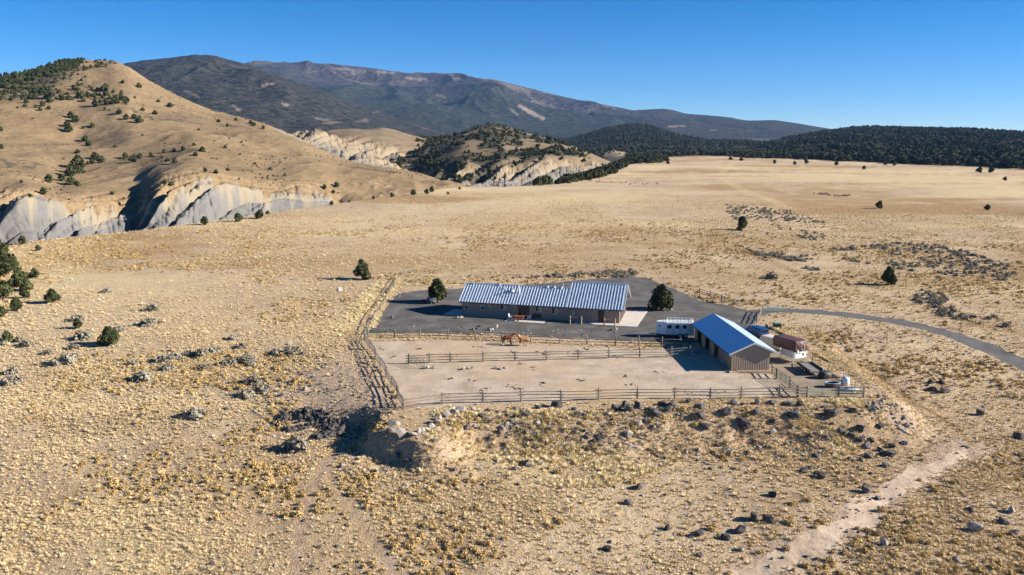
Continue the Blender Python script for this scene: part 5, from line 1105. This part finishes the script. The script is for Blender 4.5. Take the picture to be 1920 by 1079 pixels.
q = poly_px([(1180,297),(1240,294),(1310,291),(1400,292),(1500,296),(1600,300),(1760,306),(1920,313)]); q2 = q[::-1]*1.22
p_ = scatter(None, 3800, None, np.vstack([q, q2])); gn_scatter('plain_edge_forest', p_, rng.uniform(3, 6.5, len(p_)), JF)
# sagebrush
def dome(w_, h_):
    def f(g, n):
        d = g.normal(size=(n, 3)); d[:, 2] = np.abs(d[:, 2]); d /= np.linalg.norm(d, axis=1, keepdims=True)
        a = np.arctan2(d[:, 1], d[:, 0]); k = 1+.22*np.sin(a*3+1)+.15*np.sin(a*7)
        return d*np.array([w_, w_, h_])*(g.uniform(.55, 1.05, n)*k)[:, None], d
    return f
SG = [leafmesh('sagebrush%d' % k, 120+k, 420, M['sage'], dome(.5, .55), .13) for k in range(3)]
for x, y, w_ in ((300,665,70),(350,655,90),(890,645,80),(830,650,60),(970,622,60),(1040,622,80),(1105,602,60),(1150,668,50),(1190,665,60),(860,693,60),(1050,690,60),(1270,650,80),(1290,672,50),(1300,760,80),(1350,805,80),(1270,835,90),(400,440,60),(610,495,60),(430,535,80),(770,465,80),(780,390,70),(550,298,50),(140,572,60),(100,550,50),(245,612,40),(65,710,60),(60,765,80),(740,745,90),(1240,580,50),(1200,538,50),(1420,612,60),(1500,612,80),(1560,615,35),(685,668,50),(1000,930,90),(1040,925,50),(380,585,50),(20,565,40)):
    q = G(*Z6(x, y)); s_ = w_*.365/ppm(q)*.95
    tag(obj('sagebrush', random.choice(SG), None, q, (0, 0, random.uniform(0, 6)), (s_, s_, s_*.75)), 'grey sagebrush clump on the left grassland', 'shrub', 'sagebrush on the left grassland')
for x, y, w_, lb in ((557,843,44,'largest grey-green sagebrush beside the dark rock heap'),(1447,523,20,'grey rounded bush alone in grass behind the driveway'),(1598,469,14,'small dark bush alone on the right plain')):
    q = G(x, y); s_ = w_/ppm(q); tag(obj('sagebrush', SG[0], None, q, (0, 0, 1), (s_, s_, s_*.95)), lb, 'shrub')
drw = lambda x, y: sstep(.42, .62, vn(x*.05, y*.03, 14)*.6+.4*vn(x*.2, y*.12, 15))
p_ = np.vstack([gpoly([(1360,385),(1480,395),(1560,420),(1545,450),(1450,450),(1375,435)], 420, drw), gpoly([(1470,490),(1560,465),(1700,455),(1880,470),(1910,530),(1800,520),(1640,500),(1540,510)], 520, drw), gpoly([(1680,540),(1760,540),(1800,590),(1900,600),(1900,615),(1770,600)], 130, drw), gpoly([(1370,450),(1440,470),(1540,500),(1530,510),(1420,480)], 150, drw), gpoly([(1020,335),(1050,335),(1240,345),(1230,350)], 60), gpoly([(1500,360),(1600,365),(1580,370)], 50)])
p_ = p_[rng.random(len(p_)) < .75]; gn_scatter('draw_brush', p_, rng.uniform(.3, 1.2, len(p_)), SG, tilt=.05)
p_ = gpoly([(960,522),(1060,514),(1180,508),(1200,512),(1180,520),(1070,522)], 110); gn_scatter('bank_brush', p_, rng.uniform(.5, 1.1, len(p_)), SG, tilt=.05)
# grass tufts
def tuft(seed, m, n, w_, h_, name):
    g = np.random.default_rng(seed); a = g.uniform(0, 6.28, n); r0 = w_*.35*np.sqrt(g.random(n)); sp = g.uniform(.2, 1.0, n)
    b0 = np.stack([r0*np.cos(a), r0*np.sin(a), 0*a], -1); tp = b0+np.stack([np.cos(a)*sp*w_*.6, np.sin(a)*sp*w_*.6, h_*(1.1-.55*sp)*g.uniform(.7, 1.1, n)], -1)
    sd = np.stack([-np.sin(a), np.cos(a), 0*a], -1)*(.02*w_+.012)
    V_ = np.stack([b0-sd, b0+sd, tp], 1).reshape(-1, 3); return fastmesh(name, V_, np.arange(n*3).reshape(-1, 3), [m], False)
TS = [tuft(k, M['straw'], 44, .5, .34, 'straw%d' % k) for k in range(3)]
TP = [tuft(30+k, M['palestraw'], 44, .6, .36, 'pale%d' % k) for k in range(2)]
TO = [leafmesh('ochre%d' % k, 140+k, 150, M['ochre'], dome(.5, .5), .15) for k in range(2)]
LSLOPE = np.array([G(*q)[:2] for q in [(560,760),(640,650),(684,640),(752,772),(690,800),(600,790)]])
okreg = lambda x, y: ((sdf(x, y, YARD) > .2) & (sdf(x, y, CORRAL) > .2) & (sdf(x, y, STORE) > 0) & (segdist(x, y, ROAD, False) > 2.3) & (segdist(x, y, TRACK, False)+rng.normal(0, .5, np.shape(x)) > 1.6) & (sdf(x, y, PLAIN) < 4)).astype(float)
def fan(r0, r1, n, dens):
    out = np.zeros((0, 2))
    while len(out) < n:
        r = np.sqrt(rng.uniform(r0*r0, r1*r1, n)); a = rng.uniform(R(-40), R(40), n); x, y = r*np.sin(a), r*np.cos(a)
        k = rng.random(n) < dens(x, y)*okreg(x, y); out = np.vstack([out, np.stack([x[k], y[k]], -1)])
    out = out[:n]; return np.stack([out[:, 0], out[:, 1], hgt(out[:, 0], out[:, 1])], -1)
trk = lambda x, y: np.minimum(segdist(x, y, PATHL, False), segdist(x, y, PATHL2, False)*1.3)
d1 = lambda x, y: (.25+.75*sstep(.3, .7, vn(x*.12, y*.12, 25)))*sstep(.35, .9, trk(x, y))*(1-.5*sstep(0, 1, -sdf(x, y, PAD)))
p_ = fan(44, 170, 82000, lambda x, y: d1(x, y)*np.where(inside(x, y, LSLOPE), .35, 1)*sstep(170, 105, np.hypot(x, y))); gn_scatter('straw_grass', p_, rng.gamma(2.6, .12, len(p_))+.16, TS)
p_ = fan(105, 430, 50000, lambda x, y: sstep(105, 160, np.hypot(x, y))*sstep(430, 300, np.hypot(x, y))*(.15+.85*sstep(.35, .7, vn(x*.05, y*.03, 26)))); gn_scatter('plain_grass', p_, rng.gamma(3, .15, len(p_))+.3, TS)
d2 = lambda x, y: sstep(.45, .8, vn(x*.06, y*.06, 28)*.6+.4*vn(x*.3, y*.3, 29))*sstep(.3, 1, trk(x, y))*np.where((sdf(x, y, PAD) < 0) & (y < 140), .12, 1)*np.where(inside(x, y, LSLOPE), .12, 1)
p_ = fan(44, 165, 5200, lambda x, y: d2(x, y)*sstep(165, 110, np.hypot(x, y))); gn_scatter('ochre_brush', p_, rng.gamma(3.5, .07, len(p_))+.18, TO, tilt=.05)
p_ = fan(110, 330, 9000, lambda x, y: d2(x, y)*sstep(110, 165, np.hypot(x, y))*sstep(330, 240, np.hypot(x, y))); gn_scatter('plain_brush', p_, rng.gamma(4, .07, len(p_))+.2, TO, tilt=.05)
# tall pale grass along the bank foot and along the left verge
p_ = np.vstack([scatter([(820,790),(1000,792),(1250,800),(1290,840),(1150,890),(950,905),(790,880)], 900, lambda x, y: sstep(.35, .75, vn(x*.25, y*.25, 93))), scatter([(1470,820),(1520,775),(1640,770),(1670,810),(1560,850)], 260, lambda x, y: sstep(.35, .75, vn(x*.3, y*.3, 94))), scatter([(690,632),(700,600),(735,550),(748,530),(752,540),(724,585),(705,632)], 500), scatter([(640,650),(690,600),(730,540),(700,545),(620,630)], 600), scatter([(1400,620),(1440,630),(1500,660),(1560,700),(1540,690),(1480,640)], 350)])
p_[:, 2] = hgt(p_[:, 0], p_[:, 1]); gn_scatter('tall_grass', p_, rng.uniform(.6, 1.4, len(p_)), TP)
# ------------------------------------------------------------------ labels that tell repeats apart
ORD = ['leftmost', 'second from left', 'third from left', 'fourth from left', 'fifth from left', 'sixth from left', 'seventh from left', 'eighth from left', 'ninth from left', 'tenth from left', 'eleventh from left', 'twelfth from left', 'thirteenth from left', 'fourteenth from left', 'fifteenth from left', 'sixteenth from left', 'seventeenth from left', 'eighteenth from left', 'nineteenth from left', 'twentieth from left']
def order(group, noun, zones):
    """zones: (test on pixel, phrase); things of a zone are told apart by their order from the left"""
    L = {}
    for o in list(col.objects):
        if o.get('group') == group and o.parent is None:
            px, py = project(*o.location); ph = next(ph for t_, ph in zones if t_(px, py)); L.setdefault(ph, []).append((px, o))
    for ph, q in L.items():
        q.sort(key=lambda e: e[0])
        for k, (px, o) in enumerate(q):
            if len(q) == 1: o['label'] = 'only '+noun+' '+ph
            elif k < len(ORD): o['label'] = (ORD[k] if k < len(q)-1 else 'rightmost')+' '+noun+' '+ph
order('junipers dotted on the tan hillside', 'juniper', [(lambda x, y: y < 176, 'high under the summit of the tan hill'), (lambda x, y: y < 200, 'in the upper band on the tan hill'), (lambda x, y: y < 225, 'on the upper middle of the tan hill'), (lambda x, y: y < 262, 'across the middle of the tan hill'), (lambda x, y: y < 300, 'along the bright spur of the tan hill'), (lambda x, y: x < 160, 'in the gully at left of the tan hill'), (lambda x, y: True, 'low on the tan hill above the cliffs')])
order('boulders on the right bank', 'boulder', [(lambda x, y: x < 1250 , 'on the bank below the middle corral fence'), (lambda x, y: x < 1440 and y < 768, 'close under the fence below the barn'), (lambda x, y: x < 1440, 'lower on the bank below the barn'), (lambda x, y: y < 790, 'close under the fence below the storage yard'), (lambda x, y: True, 'in the cluster down the right bank')])
order('boulders on the left bank', 'boulder', [(lambda x, y: x < 840, 'on the mound side below the pale ring'), (lambda x, y: y < 775, 'in the top row under the left fence'), (lambda x, y: True, 'lower on the left bank below the fence')])
order('pale boulders ringing the mound', 'pale boulder', [(lambda x, y: True, 'in the curved ring on the mound')])
order('dark boulders on the front slope', 'dark boulder', [(lambda x, y: y < 760, 'on the slope right of the storage yard'), (lambda x, y: x < 1260, 'on the dry slope in the lower middle'), (lambda x, y: y < 910, 'halfway down the slope left of the track'), (lambda x, y: x < 1500, 'low on the slope left of the track'), (lambda x, y: True, 'in the stony grass right of the track')])
order('pale boulders on the front slope', 'pale boulder', [(lambda x, y: True, 'scattered on the dry front slope')])
order('sagebrush on the left grassland', 'grey sagebrush', [(lambda x, y: y < 625, 'among the upper brush on the left grassland'), (lambda x, y: x < 240, 'in the brush near the left edge'), (lambda x, y: y < 675, 'in the long row left of the corral'), (lambda x, y: y < 700, 'in the lower row left of the corral'), (lambda x, y: True, 'in the scattered brush above the rock heap')])
order('junipers along the plain rim', 'small juniper', [(lambda x, y: True, 'along the plain rim before the badlands')])
order('junipers scattered on the far plain', 'tiny juniper', [(lambda x, y: x < 1300, 'beside the rim trees on the far plain'), (lambda x, y: y < 305, 'on the far edge of the plain'), (lambda x, y: True, 'scattered out on the far plain')])
# ------------------------------------------------------------------ air

HZ = MB().box((0, 6500, 550), (26000, 18500, 1230))
m, n, b_ = nodes('thin_air'); n.nodes.remove(b_)
pv = N(n, 'ShaderNodeVolumePrincipled'); pv.inputs['Color'].default_value = (0.27, 0.52, 1.0, 1); pv.inputs['Density'].default_value = 0.000024
pv.inputs['Anisotropy'].default_value = 0.0
n.links.new(pv.outputs[0], n.nodes['Material Output'].inputs['Volume'])
tag(HZ.build('haze', m), kind='stuff')
